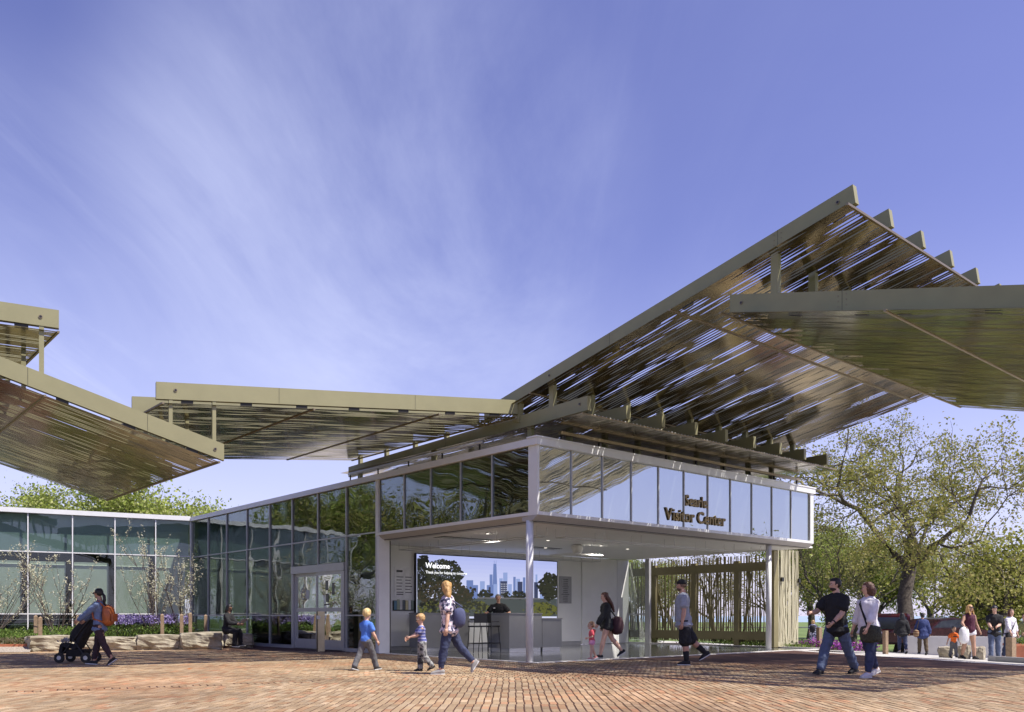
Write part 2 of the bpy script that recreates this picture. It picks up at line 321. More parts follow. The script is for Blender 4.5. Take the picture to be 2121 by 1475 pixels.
# left face (normal -DR)
for k in range(5): pane('window_pane', L(.03, VL[k] + .015, LOW), DL * (VL[k + 1] - VL[k] - .03), UP * (HIGH - LOW), DR * .012, M['darkglass'], bld)
for k in range(1, 5): part('mullion', MB().box(L(0, VL[k] - .015, LOW), DL * .03, DR * .05, UP * (HIGH - LOW)), M['alu'], bld)
part('lower_band', MB().box(L(-.02, .29, LOW - .08), DL * 6.33, DR * .07, UP * .078), M['white'], bld)
# roof edge band and roof
rb = MB()
rb.box(L(-.06, -.06, HIGH), DR * (UE + .12), DL * .3, UP * (TOP - HIGH)); rb.box(L(-.06, .242, HIGH), DR * .3, DL * 20.9, UP * (TOP - HIGH))
part('roof_edge', rb, M['white'], bld)
part('roof_edge', MB().box(L(-.08, -.08, TOP + .002), DR * (UE + .16), DL * .34, UP * .035), M['white'], bld)
part('roof_slab', MB().box(L(.25, .25, HIGH + .02), DR * (UE - .3), DL * 20.6, UP * .12), M['soffit'], bld)
# bevelled soffit
sf = MB()
sf.prism([L(0, -.02, LOW - .083), L(0, .14, 3.24), L(0, .5, 3.24), L(0, .5, LOW - .083)], DR * UE)
part('soffit_band', sf, M['soffit'], bld)
sf = MB(); sf.prism([L(-.02, .3, LOW - .083), L(.14, .3, 3.242), L(.5, .3, 3.242), L(.5, .3, LOW - .083)], DL * 6.32); part('soffit_band', sf, M['soffit'], bld)
part('shadow_gap', MB().box(L(.14, .14, 3.225), DR * (UE - .3), DL * .03, UP * .012), M['black'], bld)
part('shadow_gap', MB().box(L(.14, .172, 3.225), DR * .03, DL * 6.4, UP * .012), M['black'], bld)
US, VB = 12.25, 8.0
part('ceiling', MB().box(L(.17, .17, 3.245), DR * (US - .2), DL * (VB - .17), UP * .05), M['ceil'], bld)
part('threshold', MB().box(L(-.02, -.02, -.03), DR * 12.4, DL * .2, UP * .038), M['kerb'], bld)
part('threshold', MB().box(L(-.02, .182, -.03), DR * .2, DL * 6.45, UP * .038), M['kerb'], bld)
fl = MB().box(L(.182, .182, -.06), DR * 12.1, DL * 8.2, UP * .066); struct('pavilion_floor', fl, M['floor'])
# columns
pc = [L(.07, .32), L(onl(1592, L(0, .32), DR), .32)]
for p in pc:
    c = MB().tube(p - UP * .04, p + UP * 3.25, .085, n=24); part('column', c, M['white'], bld, True)
# left pier and pocket wall
part('pier', MB().box(L(0, 6.62, 0), DR * .36, DL * .15, UP * (LOW - .09)), M['white'], bld)
part('pier', MB().box(L(-.02, 6.62, LOW - .087), DR * .06, DL * .15, UP * (HIGH - LOW + .085)), M['white'], bld)
part('door_track', MB().box(L(.37, 6.66, .01), DR * .05, DL * .06, UP * 3.22), M['dark'], bld)
part('pocket_wall', MB().box(L(.3, 6.8, 0), DR * .1, DL * 1.2, UP * 3.24), M['wall'], bld)
# back wall in panels
pu = [.4, 2.05, 4.0, 5.9, 7.8, 9.62]
for k in range(5): part('wall_panel', MB().box(L(pu[k] + .004, VB, .13), DR * (pu[k + 1] - pu[k] - .008), DL * .12, UP * 3.11), M['wall'], bld)
part('base_trim', MB().box(L(.4, VB + .02, 0), DR * 9.2, DL * .1, UP * .128), M['alu'], bld)
part('wall_panel', MB().box(L(9.63, VB - .06, .02), DR * 1.9, DL * .12, UP * 3.21), M['wall'], bld)
part('wall_panel', MB().box(L(11.55, VB - .06, .02), DR * .66, DL * .12, UP * 3.21), M['white'], bld)
# left façade glazing
rows = [(.1, 1.08, 'darkglass'), (1.08, 3.46, 'darkglass'), (3.46, 4.94, 'darkglass')]
DV0, DV1, DH = 8.53, 11.96, 2.68
for k in range(8):
    v0, v1 = VL2[k], VL2[k + 1]
    for (z0, z1, m) in rows:
        if 1 <= k <= 2:
            if z1 < 2: continue
            if z0 < 2: z0 = DH
        pane('window_pane', L(.03, v0 + .02, z0 + .02), DL * (v1 - v0 - .04), UP * (z1 - z0 - .04), DR * .012, M[m], bld)
for k in range(9):
    z0 = DH if k == 2 else .0
    part('mullion', MB().box(L(-.012, VL2[k] - .02, z0), DL * .04, DR * .07, UP * (4.94 - z0)), M['alu'], bld)
for z in (1.08, 3.46):
    for (va, vb) in ((6.79, DV0 if z < 2 else 20.85), (DV1 + .02, 20.85)) if z < 2 else ((6.79, 20.85),):
        part('transom', MB().box(L(-.006, va, z - .018), DL * (vb - va), DR * .05, UP * .036), M['alu'], bld)
part('sill', MB().box(L(-.03, 6.78, -.02), DL * (8.5 - 6.78), DR * .1, UP * .12), M['alu'], bld)
part('sill', MB().box(L(-.03, DV1, -.02), DL * (20.87 - DV1), DR * .1, UP * .12), M['alu'], bld)
# interior behind the left façade
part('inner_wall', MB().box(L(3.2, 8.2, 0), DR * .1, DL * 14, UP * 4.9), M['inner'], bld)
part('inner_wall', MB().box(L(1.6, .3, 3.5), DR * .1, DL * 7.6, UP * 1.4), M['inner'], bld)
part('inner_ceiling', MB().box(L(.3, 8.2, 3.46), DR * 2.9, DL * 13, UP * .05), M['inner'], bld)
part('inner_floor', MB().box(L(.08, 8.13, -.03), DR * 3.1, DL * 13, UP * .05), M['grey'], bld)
for k in range(3, 8):
    v0, v1 = VL2[k], VL2[k + 1]
    part('roller_shade', MB().box(L(.22, v0 + (.35 if k % 2 else .2), 1.1), DL * (v1 - v0 - .45), DR * .01, UP * (2.3 if k > 4 else 1.9)), M['shade'], bld)
for k in range(3, 8):
    part('spandrel_panel', MB().box(L(.25, VL2[k] + .03, 3.48), DL * (VL2[k + 1] - VL2[k] - .06), DR * .02, UP * 1.44), M['spand'], bld)
part('notice_board', MB().box(L(2.2, 9.4, 1.4), DL * .5, DR * .02, UP * .9), M['shade'], bld)
# sliding door
door = part('sliding_door', MB().box(L(-.05, DV0, DH - .24), DL * (DV1 - DV0), DR * .14, UP * .24), M['alu'], bld)
vm = (DV0 + DV1) / 2
def leaf(v0, v1, off):
    f = MB(); h = DH - .26
    f.box(L(off, v0, .02), DL * .09, DR * .045, UP * h); f.box(L(off, v1 - .09, .02), DL * .09, DR * .045, UP * h)
    for (z, hh) in ((.02, .3), (1.2, .12), (h - .08, .1)): f.box(L(off + .002, v0 + .09, z), DL * (v1 - v0 - .18), DR * .041, UP * hh)
    part('door_leaf', f, M['alu'], door)
    part('door_glass', MB().box(L(off + .02, v0 + .09, .32), DL * (v1 - v0 - .18), DR * .01, UP * .88), M['darkglass'], door)
    part('door_glass', MB().box(L(off + .02, v0 + .09, 1.32), DL * (v1 - v0 - .18), DR * .01, UP * 1.02), M['darkglass'], door)
part('door_jamb', MB().box(L(-.03, DV0, 0), DL * .1, DR * .12, UP * (DH - .25)), M['alu'], door); part('door_jamb', MB().box(L(-.03, DV1 - .1, 0), DL * .1, DR * .12, UP * (DH - .25)), M['alu'], door)
leaf(DV0 + .11, vm + .05, -.02); leaf(vm, DV1 - .11, .05)
paper = mat('notice_paper', (.5, .52, .48), .8)
for (v, z, a, b_) in ((9.55, 1.86, .16, .3), (9.15, 1.72, .15, .36), (9.5, 1.5, .17, .25), (9.48, 1.4, .28, .04), (10.9, 1.6, .2, .3)):
    part('door_notice', MB().box(L(-.004 if v < 10.2 else .066, v, z), DL * a, DR * .003, UP * b_), M['dark'] if v < 10.2 else paper, door)
    if v < 10.2 and b_ > .1: part('door_notice', MB().box(L(-.0065, v + .02, z + .02), DL * (a - .04), DR * .0022, UP * (b_ - .04)), mat('tinted_print', (.16, .17, .15), .5), door)
# ---------------------------------------------------------------- left wing
wing = thing('glass_wing', 'low glass wing at far left with pale green roller shades and white roof edge', 'building', A0)
WT = [.04, 1.36, 2.85, 4.34, 5.84, 7.33, 8.9]; DN = Vector((DW.y, -DW.x, 0))      # outward normal of the wing, towards the camera
def K(t, n_, z): return A0 - DW * t + DN * n_ + UP * z
for k in range(6):
    for (z0, z1) in ((.5, 1.14), (1.14, 3.5), (3.5, 4.96)):
        part('window_pane', MB().box(K(WT[k + 1] - .02, -.05, z0 + .02), DW * (WT[k + 1] - WT[k] - .04), DN * .012, UP * (z1 - z0 - .04)), M['glass'], wing)
    part('spandrel_panel', MB().box(K(WT[k + 1] - .03, -.3, 3.52), DW * (WT[k + 1] - WT[k] - .06), DN * .02, UP * 1.42), M['spand'], wing)
    part('roller_shade', MB().box(K(WT[k + 1] - .05, -.28, 1.16), DW * (1.22 if k else 1.1), DN * .01, UP * (2.0 if k > 1 else 2.3)), M['shade'], wing)
for k in range(7): part('mullion', MB().box(K(WT[k] + .02, -.04, .3), DW * .04, DN * .06, UP * 4.66), M['white'], wing)
for z in (1.14, 3.5, .5): part('transom', MB().box(K(8.9, -.032, z - .02), DW * 8.84, DN * .045, UP * .04), M['white'], wing)
part('roof_edge', MB().box(K(9.5, -.25, 4.96), DW * 9.46, DN * .33, UP * .18), M['white'], wing)
part('roof_slab', MB().box(K(9.5, -12, 4.95), DW * 15, DN * 11.7, UP * .12), M['soffit'], wing)
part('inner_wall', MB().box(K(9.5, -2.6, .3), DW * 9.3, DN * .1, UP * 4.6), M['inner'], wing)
part('base_wall', MB().box(K(9.5, -.06, -.1), DW * 9.44, DN * .1, UP * .58), M['conc'], wing)
for z in (.72, .92): part('rail', MB().box(K(8.9, -.22, z), DW * 8.8, DN * .03, UP * .025), M['alu'], wing)

# ---------------------------------------------------------------- side wall of glass and laser-cut screens (u = US)
sgl = thing('side_glazing', 'row of aluminium mullions and clear glass along the far right side of the pavilion', 'glass wall', L(US, 4))
for px in (1243, 1290, 1341):
    v = onl(px, L(US, 0), DL); wd = .12 if px == 1341 else .06
    part('mullion', MB().box(L(US - .05, v - wd, 0), DL * wd * 1.6, DR * .12, UP * 3.24), M['alu'] if px == 1341 else M['white'], sgl)
v0, v1, v2 = [onl(px, L(US, 0), DL) for px in (1243, 1290, 1341)]
part('glass_pane', MB().box(L(US, v1 + .05, .05), DL * (v0 - v1 - .1), DR * .01, UP * 3.1), M['glass'], sgl); part('glass_pane', MB().box(L(US, v2 + .12, .05), DL * (v1 - v2 - .2), DR * .01, UP * 3.1), M['glass'], sgl)
part('transom', MB().box(L(US - .03, v2 + .08, 1.1), DL * (v1 - v2 - .15), DR * .05, UP * .06), M['alu'], sgl)
part('sill', MB().box(L(US - .04, v2, .006), DL * (v0 - v2), DR * .1, UP * .05), M['white'], sgl)
part('edge_kerb', MB().box(L(US + .04, -.1, -.03), DL * 8.4, DR * .12, UP * .07), M['kerb'], sgl)

def strand_sheet(mb, o, ax, W_, H_, nn, th, seed, sw=1.):      # irregular vertical strands with leaning branches, cut from one plate
    r = random.Random(seed); nrm = ax.cross(UP).normalized() * th
    def strip(x0, x1, z0, z1, w0, w1, d, wob=.012):
        P = []; K_ = 9
        for k in range(K_ + 1):
            f = k / K_; x = x0 + (x1 - x0) * f + r.uniform(-wob, wob); z = z0 + (z1 - z0) * f; wd = (w0 + (w1 - w0) * f) * r.uniform(.8, 1.2)
            P.append((max(0, min(W_, x - wd / 2)), max(0, min(W_, x + wd / 2)), z))
        vs = []; 
        for a, b_, z in P: vs += [o + ax * a + UP * z + nrm * d, o + ax * b_ + UP * z + nrm * d, o + ax * b_ + UP * z + nrm * (d + 1), o + ax * a + UP * z + nrm * (d + 1)]
        fs = []
        for k in range(K_):
            q = k * 4
            for i in range(4): fs.append((q + i, q + (i + 1) % 4, q + 4 + (i + 1) % 4, q + 4 + i))
        mb.add(vs, fs)
    for k in range(nn):
        x = (k + .5) * W_ / nn + r.uniform(-.02, .02); strip(x, x + r.uniform(-.05, .05), 0, H_, r.uniform(.03, .07) * sw, r.uniform(.02, .05) * sw, k * .07 % .6)
    for k in range(max(2, nn // 2)):
        x = r.uniform(0, W_); dx_ = r.choice((-1, 1)) * r.uniform(.12, .38); z0 = r.uniform(0, H_ * .6); strip(x, x + dx_, z0, z0 + r.uniform(.8, 1.8) if z0 < H_ - 1.9 else H_, .035, .02, .7 + k * .03)
    for k in range(max(1, nn // 7)):
        x = r.uniform(.1, W_ - .1); dx_ = r.choice((-1, 1)) * r.uniform(.3, .7); strip(x, x + dx_, 0, H_ * r.uniform(.6, .95), .12, .05, .95 + k * .03, .02)
scr = thing('slatted_screen_wall', 'olive steel screen wall cut like tree trunks along the right side of the open pavilion', 'screen wall', L(US + .5, 1.5))
sv = [1.62, 3.35, 5.2, 7.1, 9.2, 11.6]
for k in range(5):
    a0, a1 = sv[k], sv[k + 1]
    part('frame_post', MB().box(L(US + .42, a0 - .11, 0), DL * .22, DR * .12, UP * 3.0), M['screenframe'], scr)
    mb = MB(); strand_sheet(mb, L(US + .62, a0 + .01, .14), DL, a1 - a0 - .02, 3.05, int((a1 - a0) * 10), .012, 10 + k, 1.3); part('laser_cut_panel', mb, M['screenframe'], scr)
part('frame_rail', MB().box(L(US + .4, 1.6, 2.62), DL * 10, DR * .16, UP * .3), M['screenframe'], scr)
part('frame_rail', MB().box(L(US + .4, 1.6, .22), DL * 10, DR * .16, UP * .3), M['screenframe'], scr)
ep = thing('end_screen', 'sunlit tan laser-cut screen panels closing the right end of the pavilion', 'screen panel', L(US + .2, 1.4))
ux = onl(1609, L(0, 1.42), DR); ux2 = onl(1662, L(0, 1.42), DR)
part('frame_post', MB().box(L(ux - .26, 1.36, .02), DR * .25, DL * .14, UP * 3.2), M['screenframe'], ep)
wd = (ux2 - ux) / 2
for k in range(2):
    mb = MB(); strand_sheet(mb, L(ux + k * wd, 1.42 + k * .16, .1 + k * .05), DR, wd - .02, 3.16, 10, .02, 31 + k, 1.15)
    b = mb; h0 = .1 + k * .05
    b.box(L(ux + k * wd - .001, 1.40 + k * .16, h0 - .06), DR * (wd - .018), DL * .05, UP * .16); b.box(L(ux + k * wd - .002, 1.395 + k * .16, h0 + .1), DR * .05, DL * .05, UP * 3.04)
    part('laser_cut_panel', b, M['screen'], ep)
    part('latch', MB().cbox(L(ux + k * wd + (.22 if k == 0 else wd - .05), 1.35 + k * .16, 2.28), DR * .05, DL * .03, UP * .07), M['black'], ep)

# ---------------------------------------------------------------- canopies of beams and slotted metal sheets
def slotted(O, a, b, La, Lb, pitch=.085, seed=0, open_=.36, gap=(.12, .55), length=(.5, 1.9), edge=.05, wide=.42):
    r = np.random.RandomState(seed); ns = int(La / .075) + 1; nr = int(Lb / pitch); pitch = Lb / nr; s = np.linspace(0, La, ns)
    H = np.zeros((nr + 1, ns)); 
    for k in range(1, nr):
        p = -r.uniform(0, 1.2)
        while p < La:
            ln = r.uniform(*length); w = r.uniform(.7, 1) * open_ * pitch * (1.0 if r.rand() < wide else .26)
            q = (s - p) / ln; mask = (q > 0) & (q < 1) & (s > edge) & (s < La - edge); H[k, mask] = w * np.power(np.clip(np.sin(math.pi * q[mask]), 0, 1), .6)
            p += ln + r.uniform(*gap)
    wv = np.zeros((nr + 1, ns)); ph = r.uniform(0, 6.28, 6)
    for j in range(3): wv += .004 * np.sin(s[None, :] * (1.1 + j * .9) + ph[j] + np.arange(nr + 1)[:, None] * (.35 + .2 * j))
    wv[0] = wv[-1] = 0
    yk = (np.arange(nr + 1) * pitch)[:, None] + wv
    lo = yk[:-1] + H[:-1]; hi = yk[1:] - H[1:]
    O = np.array(O); a = np.array(a); b = np.array(b)
    Vl = O + s[None, :, None] * a + lo[:, :, None] * b; Vh = O + s[None, :, None] * a + hi[:, :, None] * b
    v = np.concatenate([Vl[:, :, None], Vh[:, :, None]], 2).reshape(-1, 3)
    f = []
    for k in range(nr):
        base = k * ns * 2
        for i in range(ns - 1):
            q = base + 2 * i; f.append((q, q + 2, q + 3, q + 1))
    mb = MB(); mb.v = v.tolist(); mb.f = f; return mb
def solid(o, th=.003):
    md = o.modifiers.new('thickness', 'SOLIDIFY'); md.thickness = th; md.offset = 0; return o
def beam(par, p, q, side, dep, cut0=0, cut1=0):     # p, q top line ends; plumb depth, slightly slanted end cuts
    p = Vector(p); q = Vector(q); d = (q - p).normalized(); dn = Vector((0, 0, -dep)); side = Vector(side)
    A = [p, q, q + dn + d * cut1, p + dn - d * cut0]
    mb = MB(); mb.prism([x - side / 2 for x in A], side); o = part('beam', mb, M['beam'], par)
    return o
def pin(par, p, nrm):
    part('tie_hole', MB().tube(p - nrm * .004, p + nrm * .012, .034, n=14), M['edge'], par); part('tie_hole', MB().tube(p + nrm * .011, p + nrm * .015, .022, n=12), M['black'], par)
BU = [.4 + 1.273 * k for k in range(9)]
nL = -DR      # face of the u-beams seen by the camera
# P2: low canopy over the sign face
P2 = thing('low_canopy', 'level slotted bronze canopy with nine beams just above the lettered glass face', 'canopy', L(5, 0, TOP))
ztop = lambda v: 5.86 - .022 * (v + 1.25)
for k, u in enumerate(BU):
    beam(P2, L(u, -1.25, ztop(-1.25)), L(u, 8.9, ztop(8.9)), DR * .12, .31)
    for v in (.64, 4.5, 8.3): part('post', MB().box(L(u - .05, v - .07, TOP - .05), DR * .1, DL * .14, UP * (ztop(v) - .312 - TOP + .05)), M['beam'], P2)
pin(P2, L(BU[0] - .061, -1.02, 5.72), -DR)
for (v0_, v1_) in ((-1.28, 2.2), (2.22, 5.6), (5.62, 9.0)): solid(part('slotted_sheet', slotted(L(.12, v0_, 5.44), DL, DR, v1_ - v0_, 10.9, .085, int(v0_ * 7 + 40), .40, wide=.7), M['sheet'], P2))
bl = MB()
for k in range(8):
    for j in range(9): bl.tube(L(BU[k] + .12 + j * .125, -1.29, 5.46), L(BU[k] + .12 + j * .125, -1.315, 5.46), .012, n=6)
o = part('bolt_heads', bl, M['kerb'], P2); o['kind'] = 'stuff'
part('sheet_edge', MB().box(L(.12, -1.305, 5.425), DR * 10.9, DL * .03, UP * .03), M['edge'], P2)
# P1: the high rising canopy
P1 = thing('high_canopy', 'tall bronze canopy rising steeply to a point at right above the low canopy', 'canopy', L(5, 0, 5.86))
zt1 = lambda v: 8.157 - .2035 * (v + 7.24)
zp1 = lambda v: zt1(v) - .335 - .07
for k, u in enumerate(BU):
    beam(P1, L(u, -7.28, zt1(-7.28)), L(u, 2.3, zt1(2.3)), DR * .12, .33, .05, 0)
    vv = onl(1145, L(.4, 0), DL)
    part('post', MB().box(L(u - .06, vv - .07, ztop(vv)), DR * .12, DL * .14, UP * (zt1(vv) - .33 - ztop(vv))), M['beam'], P1)
pin(P1, L(BU[0] - .061, -7.02, 7.96), -DR); pin(P1, L(BU[0] - .061, vv + .05, zt1(vv) - .15), -DR)
aP1 = Vector(DL) - UP * .2035; 
vs_ = -3.667
for i, (v0_, v1_) in enumerate(((-7.3, vs_ - .02), (vs_ + .02, .35), (.39, 2.3))):
    solid(part('slotted_sheet', slotted(L(.12, v0_, zp1(v0_)), aP1, DR, v1_ - v0_, 10.85, .098, 60 + i, .36, wide=.5), M['sheet'], P1))
for v in (-7.3, vs_, .37): part('sheet_edge', MB().cbox(L(5.55, v, zp1(v)), DR * 5.43, DL * .022, UP * .02), M['edge'], P1)
def hangers(par, n0, P, d, side, zoff, tlist):
    for t in tlist: part('bracket', MB().cbox(P(t) + UP * zoff, d * .11, side * .035, UP * .035), M['dark'], par)
hangers(P1, 0, lambda v: L(.4, v, zt1(v) - .365), (DL - UP * .2035).normalized(), DR, 0, [1.5, .3, -.9, -2.0, -3.1, -3.9, -5.0, -6.2, -7.0][::1])
for u in BU[1:]:
    hangers(P1, 0, lambda v: L(u, v, zt1(v) - .365), (DL - UP * .2035).normalized(), DR, 0, [-6.8, -4.2, -2.5])
# P3: the right canopy falling towards the plaza
P3 = thing('right_canopy', 'dark bronze canopy at the right edge with a heavy beam sloping down out of view', 'canopy', L(5, -7, 6.5))
zt3 = lambda v: 7.02 + .255 * (v + 4.93)
zp3 = lambda v: zt3(v) - .33 - .06
VE = -11.4
for k, u in enumerate(BU):
    beam(P3, L(u, VE, zt3(VE)), L(u, -4.9, zt3(-4.9)), DR * .12, .33)
    v = onl(1607, L(.4, 0), DL); part('post', MB().box(L(u - .055, v - .07, zt3(v) - .02), DR * .11, DL * .14, UP * (zt1(v) - .33 - zt3(v) + .02)), M['beam'], P3)
pin(P3, L(BU[0] - .061, -5.15, zt3(-5.15) - .16), -DR)
aP3 = Vector(DL) + UP * .255
for i, (v0_, v1_) in enumerate(((-7.90, -4.84), (VE, -7.94))):
    solid(part('slotted_sheet', slotted(L(.12, v0_, zp3(v0_)), aP3, DR, v1_ - v0_, 10.85, .09, 80 + i, .43, (.15, .5), (.4, 1.6), wide=.7), M['sheet'], P3))
for v in (-4.84, -7.92): part('sheet_edge', MB().cbox(L(5.55, v, zp3(v)), DR * 5.43, DL * .02, UP * .018), M['edge'], P3)
hangers(P3, 0, lambda v: L(.4, v, zt3(v) - .36), (DL + UP * .255).normalized(), DR, 0, [-5.3, -6.2, -7.4, -8.1, -9.4, -10.4])
# W system
WK = [0, 1.45, 2.9, 4.35, 5.8, 7.25]
def wcanopy(name, label, t0, t1, zt, sl, seams, seed, dep=.33, ks=WK, open_=.36, wid=7.5, zoff=.08, tp0=None, pw=None):
    T = thing(name, label, 'canopy', LW((t0 + t1) / 2, 3, 4))
    z = lambda t: zt + sl * (t - t0)
    for k in ks: beam(T, LW(t0, k, z(t0)), LW(t1, k, z(t1)), DN * .12, dep, .0, .0)
    zp = lambda t: z(t) - dep - zoff
    aa = -Vector(DW) + UP * sl
    ss = [t0 + (.1 if tp0 is None else tp0)] + seams + [t1 - .1]
    for i in range(len(ss) - 1): solid(part('slotted_sheet', slotted(LW(ss[i] + .01, -.1, zp(ss[i] + .01)), aa, DL, ss[i + 1] - ss[i] - .02, wid, .09, seed + i, open_ + .04, wide=.6), M['sheet'], T))
    for t in ss: part('sheet_edge', MB().cbox(LW(t, wid / 2 - .1, zp(t)), DL * wid / 2, DW * .02, UP * .018), M['edge'], T)
    t = t0 + .6
    while t < t1 - .2:
        part('bracket', MB().cbox(LW(t, 0, z(t) - dep - .035), (-DW + UP * sl).normalized() * .11, DN * .035, UP * .035), M['dark'], T); t += 1.13
    return T, z
P4, z4 = wcanopy('middle_canopy', 'long pale canopy in the middle, nearly level, joining the building roof', 0, 7.95, 6.178, -.0748, [2.05, 4.9], 100, tp0=.1, open_=.40)
P5, z5 = wcanopy('lower_left_canopy', 'bronze canopy at lower left sloping down to a corner beneath the middle canopy', 6.69, 12.6, 4.499, .312, [9.85], 120, tp0=.12, open_=.29)
P6, z6 = wcanopy('upper_left_canopy', 'level pale canopy at the left edge above the sloping one', 9.606, 14.5, 6.68, .0, [12.], 140, tp0=.03, wid=7.3)
pin(P4, LW(7.6, 0, z4(7.6) - .15) + DN * .061, DN); pin(P5, LW(6.86, 0, z5(6.86) - .17) + DN * .061, DN); pin(P6, LW(9.9, 0, z6(9.9) - .17) + DN * .061, DN)
for k in WK:
    for px in (353, 443):
        t = onl(px, E0, -DW); part('post', MB().box(LW(t + .035, k, z5(t) - .03) - DN * .05, DW * .07, DN * .1, UP * (z4(t) - .33 - z5(t) + .03)), M['beam'], P4)
    t = onl(86, E0, -DW); part('post', MB().box(LW(t + .04, k, z5(t) - .03) - DN * .05, DW * .08, DN * .1, UP * (z6(t) - .33 - z5(t) + .03)), M['beam'], P6)
for k in WK[1:]:
    v = 1.034 + k; part('post', MB().box(L(.35, v - .06, ztop(v) - .01), DR * .1, DL * .12, UP * max(.1, 5.9 - ztop(v))), M['beam'], P4)
part('end_plate', MB().prism([L(.3, .9, 6.2), L(.3, 1.16, 6.2), L(.3, 1.2, 5.72), L(.3, .95, 5.66)], DR * .12), M['beam'], P4)
for (T, o_, f_) in ((P4, 2.6, z4), (P4, 5.6, z4), (P5, 8.1, z5), (P5, 10.1, z5)):
    part('splice_joint', MB().box(LW(o_, 0, f_(o_) - .322) + DN * .0605, -DW * .006, DN * .0015, UP * .318), M['dark'], T)
for (T, vv_, f_, dd_) in ((P1, -5.9, zt1, .33), (P1, -1.9, zt1, .33), (P3, -7.1, zt3, .33), (P2, 3.9, ztop, .31)):
    part('splice_joint', MB().box(L(.4, vv_, f_(vv_) - dd_ + .004) - DR * .0605, DL * .006, -DR * .0015, UP * (dd_ - .008)), M['dark'], T)
    for j in range(3):
        for q_ in (-.07, .076): part('bolt', MB().tube(L(.4, vv_ + q_, f_(vv_) - .07 - j * .09) - DR * .059, L(.4, vv_ + q_, f_(vv_) - .07 - j * .09) - DR * .067, .012, n=6), M['edge'], T)
# lights along the roof edge
lt = thing('linear_roof_light', 'thin bronze light bar on brackets along the roof edge over the lettering', 'light', L(5, .1, TOP))
part('light_bar', MB().box(L(.75, -.02, 5.28), DR * 10.4, DL * .09, UP * .07), M['edge'], lt)
for u in np.arange(.8, 11.2, 1.28): part('bracket', MB().box(L(u, .02, TOP), DR * .04, DL * .05, UP * .2), M['dark'], lt)
lt = thing('linear_roof_light', 'silver tubular light bar along the roof edge of the left face', 'light', L(.2, 4, TOP))
v0_, v1_ = onl(1000, L(.1, 0), DL), onl(723, L(.1, 0), DL)
part('light_bar', MB().tube(L(.1, v0_, 5.33), L(.1, v1_, 5.33), .045, n=10), M['alu'], lt, True)
for v in np.linspace(v0_ + .1, v1_ - .1, 5): part('bracket', MB().box(L(.08, v, TOP), DR * .03, DL * .03, UP * .22), M['dark'], lt)
# ---------------------------------------------------------------- interior of the pavilion
def VU(px, v): return onl(px, L(0, v), DR)
vs = VB - .12
def SP(px, py, dv=0.):                     # point of the screen plane seen at a picture position
    u = VU(px, vs); p = L(u, vs); return L(u, vs - dv, zat(py, p))
u0, u1 = VU(863, vs), VU(1153.5, vs); z1 = 3.0; z0 = .98
tv = thing('video_wall', 'large video wall showing a city skyline behind trees with a white greeting', 'screen', L(u0, vs, z0))
part('housing', MB().box(L(u0 - .03, vs + .003, z0 - .03), DR * (u1 - u0 + .06), DL * .09, UP * (z1 - z0 + .06)), M['black'], tv)
def em(n, c, s=1.): return mat(n, c, emis=c, es=s)
def quad(nm, pts, m): b = MB(); b.add(pts, [tuple(range(len(pts)))]); return part(nm, b, m, tv)
zz = [z1 - .13 * i for i in range(10)] + [z0]; cs = [tuple(a + (b - a) * i / 9 for a, b in zip((.42, .47, .82), (.64, .67, .88))) for i in range(10)]
for i in range(10): quad('sky_band', [L(u0, vs, zz[i]), L(u1, vs, zz[i]), L(u1, vs, zz[i + 1]), L(u0, vs, zz[i + 1])], em('screen_sky_%d' % i, cs[i], .75))
def tower(px0, px1, py, m, dv=.003, base=1246, taper=0):
    quad('tower', [SP(px0, base, dv), SP(px1, base, dv), SP(px1 - taper, py, dv), SP(px0 + taper, py, dv)], m)
tb, tn, td = em('screen_tower_blue', (.13, .19, .42), .8), em('screen_tower_pale', (.25, .33, .60), .8), em('screen_tower_dark', (.035, .045, .10), .8)
for a in ((1019, 1031, 1168, tb, .003, 1246, 3), (1014, 1020, 1190, tb), (1042, 1051, 1186, tn), (1034, 1041, 1198, tn), (994, 1004, 1204, tn), (1063, 1068, 1195, tb), (1069, 1077, 1199, tn), (1083, 1088, 1196, tb), (1109, 1113, 1190, tn), (966, 980, 1202, tb), (978, 990, 1212, tb), (1008, 1022, 1212, tb, .004), (1052, 1060, 1210, tn, .004), (1094, 1100, 1208, tn), (1118, 1126, 1212, tn), (1012, 1016, 1216, td, .005), (1072, 1082, 1205, td, .006), (1036, 1050, 1204, td, .006), (1106, 1114, 1206, td, .006), (1022, 1030, 1210, tn, .0055)): tower(*a)
for q in (1023.5, 1027.5): quad('antenna', [SP(q - .4, 1170, .003), SP(q + .4, 1170, .003), SP(q + .3, 1161, .003), SP(q - .3, 1161, .003)], tb)
for r in range(7):
    for q in range(4): quad('tower_window', [SP(1037.5 + q * 3.3, 1209 + r * 4.5, .0075), SP(1039 + q * 3.3, 1209 + r * 4.5, .0075), SP(1039 + q * 3.3, 1211 + r * 4.5, .0075), SP(1037.5 + q * 3.3, 1211 + r * 4.5, .0075)], em('screen_window', (.5, .52, .6), .8))
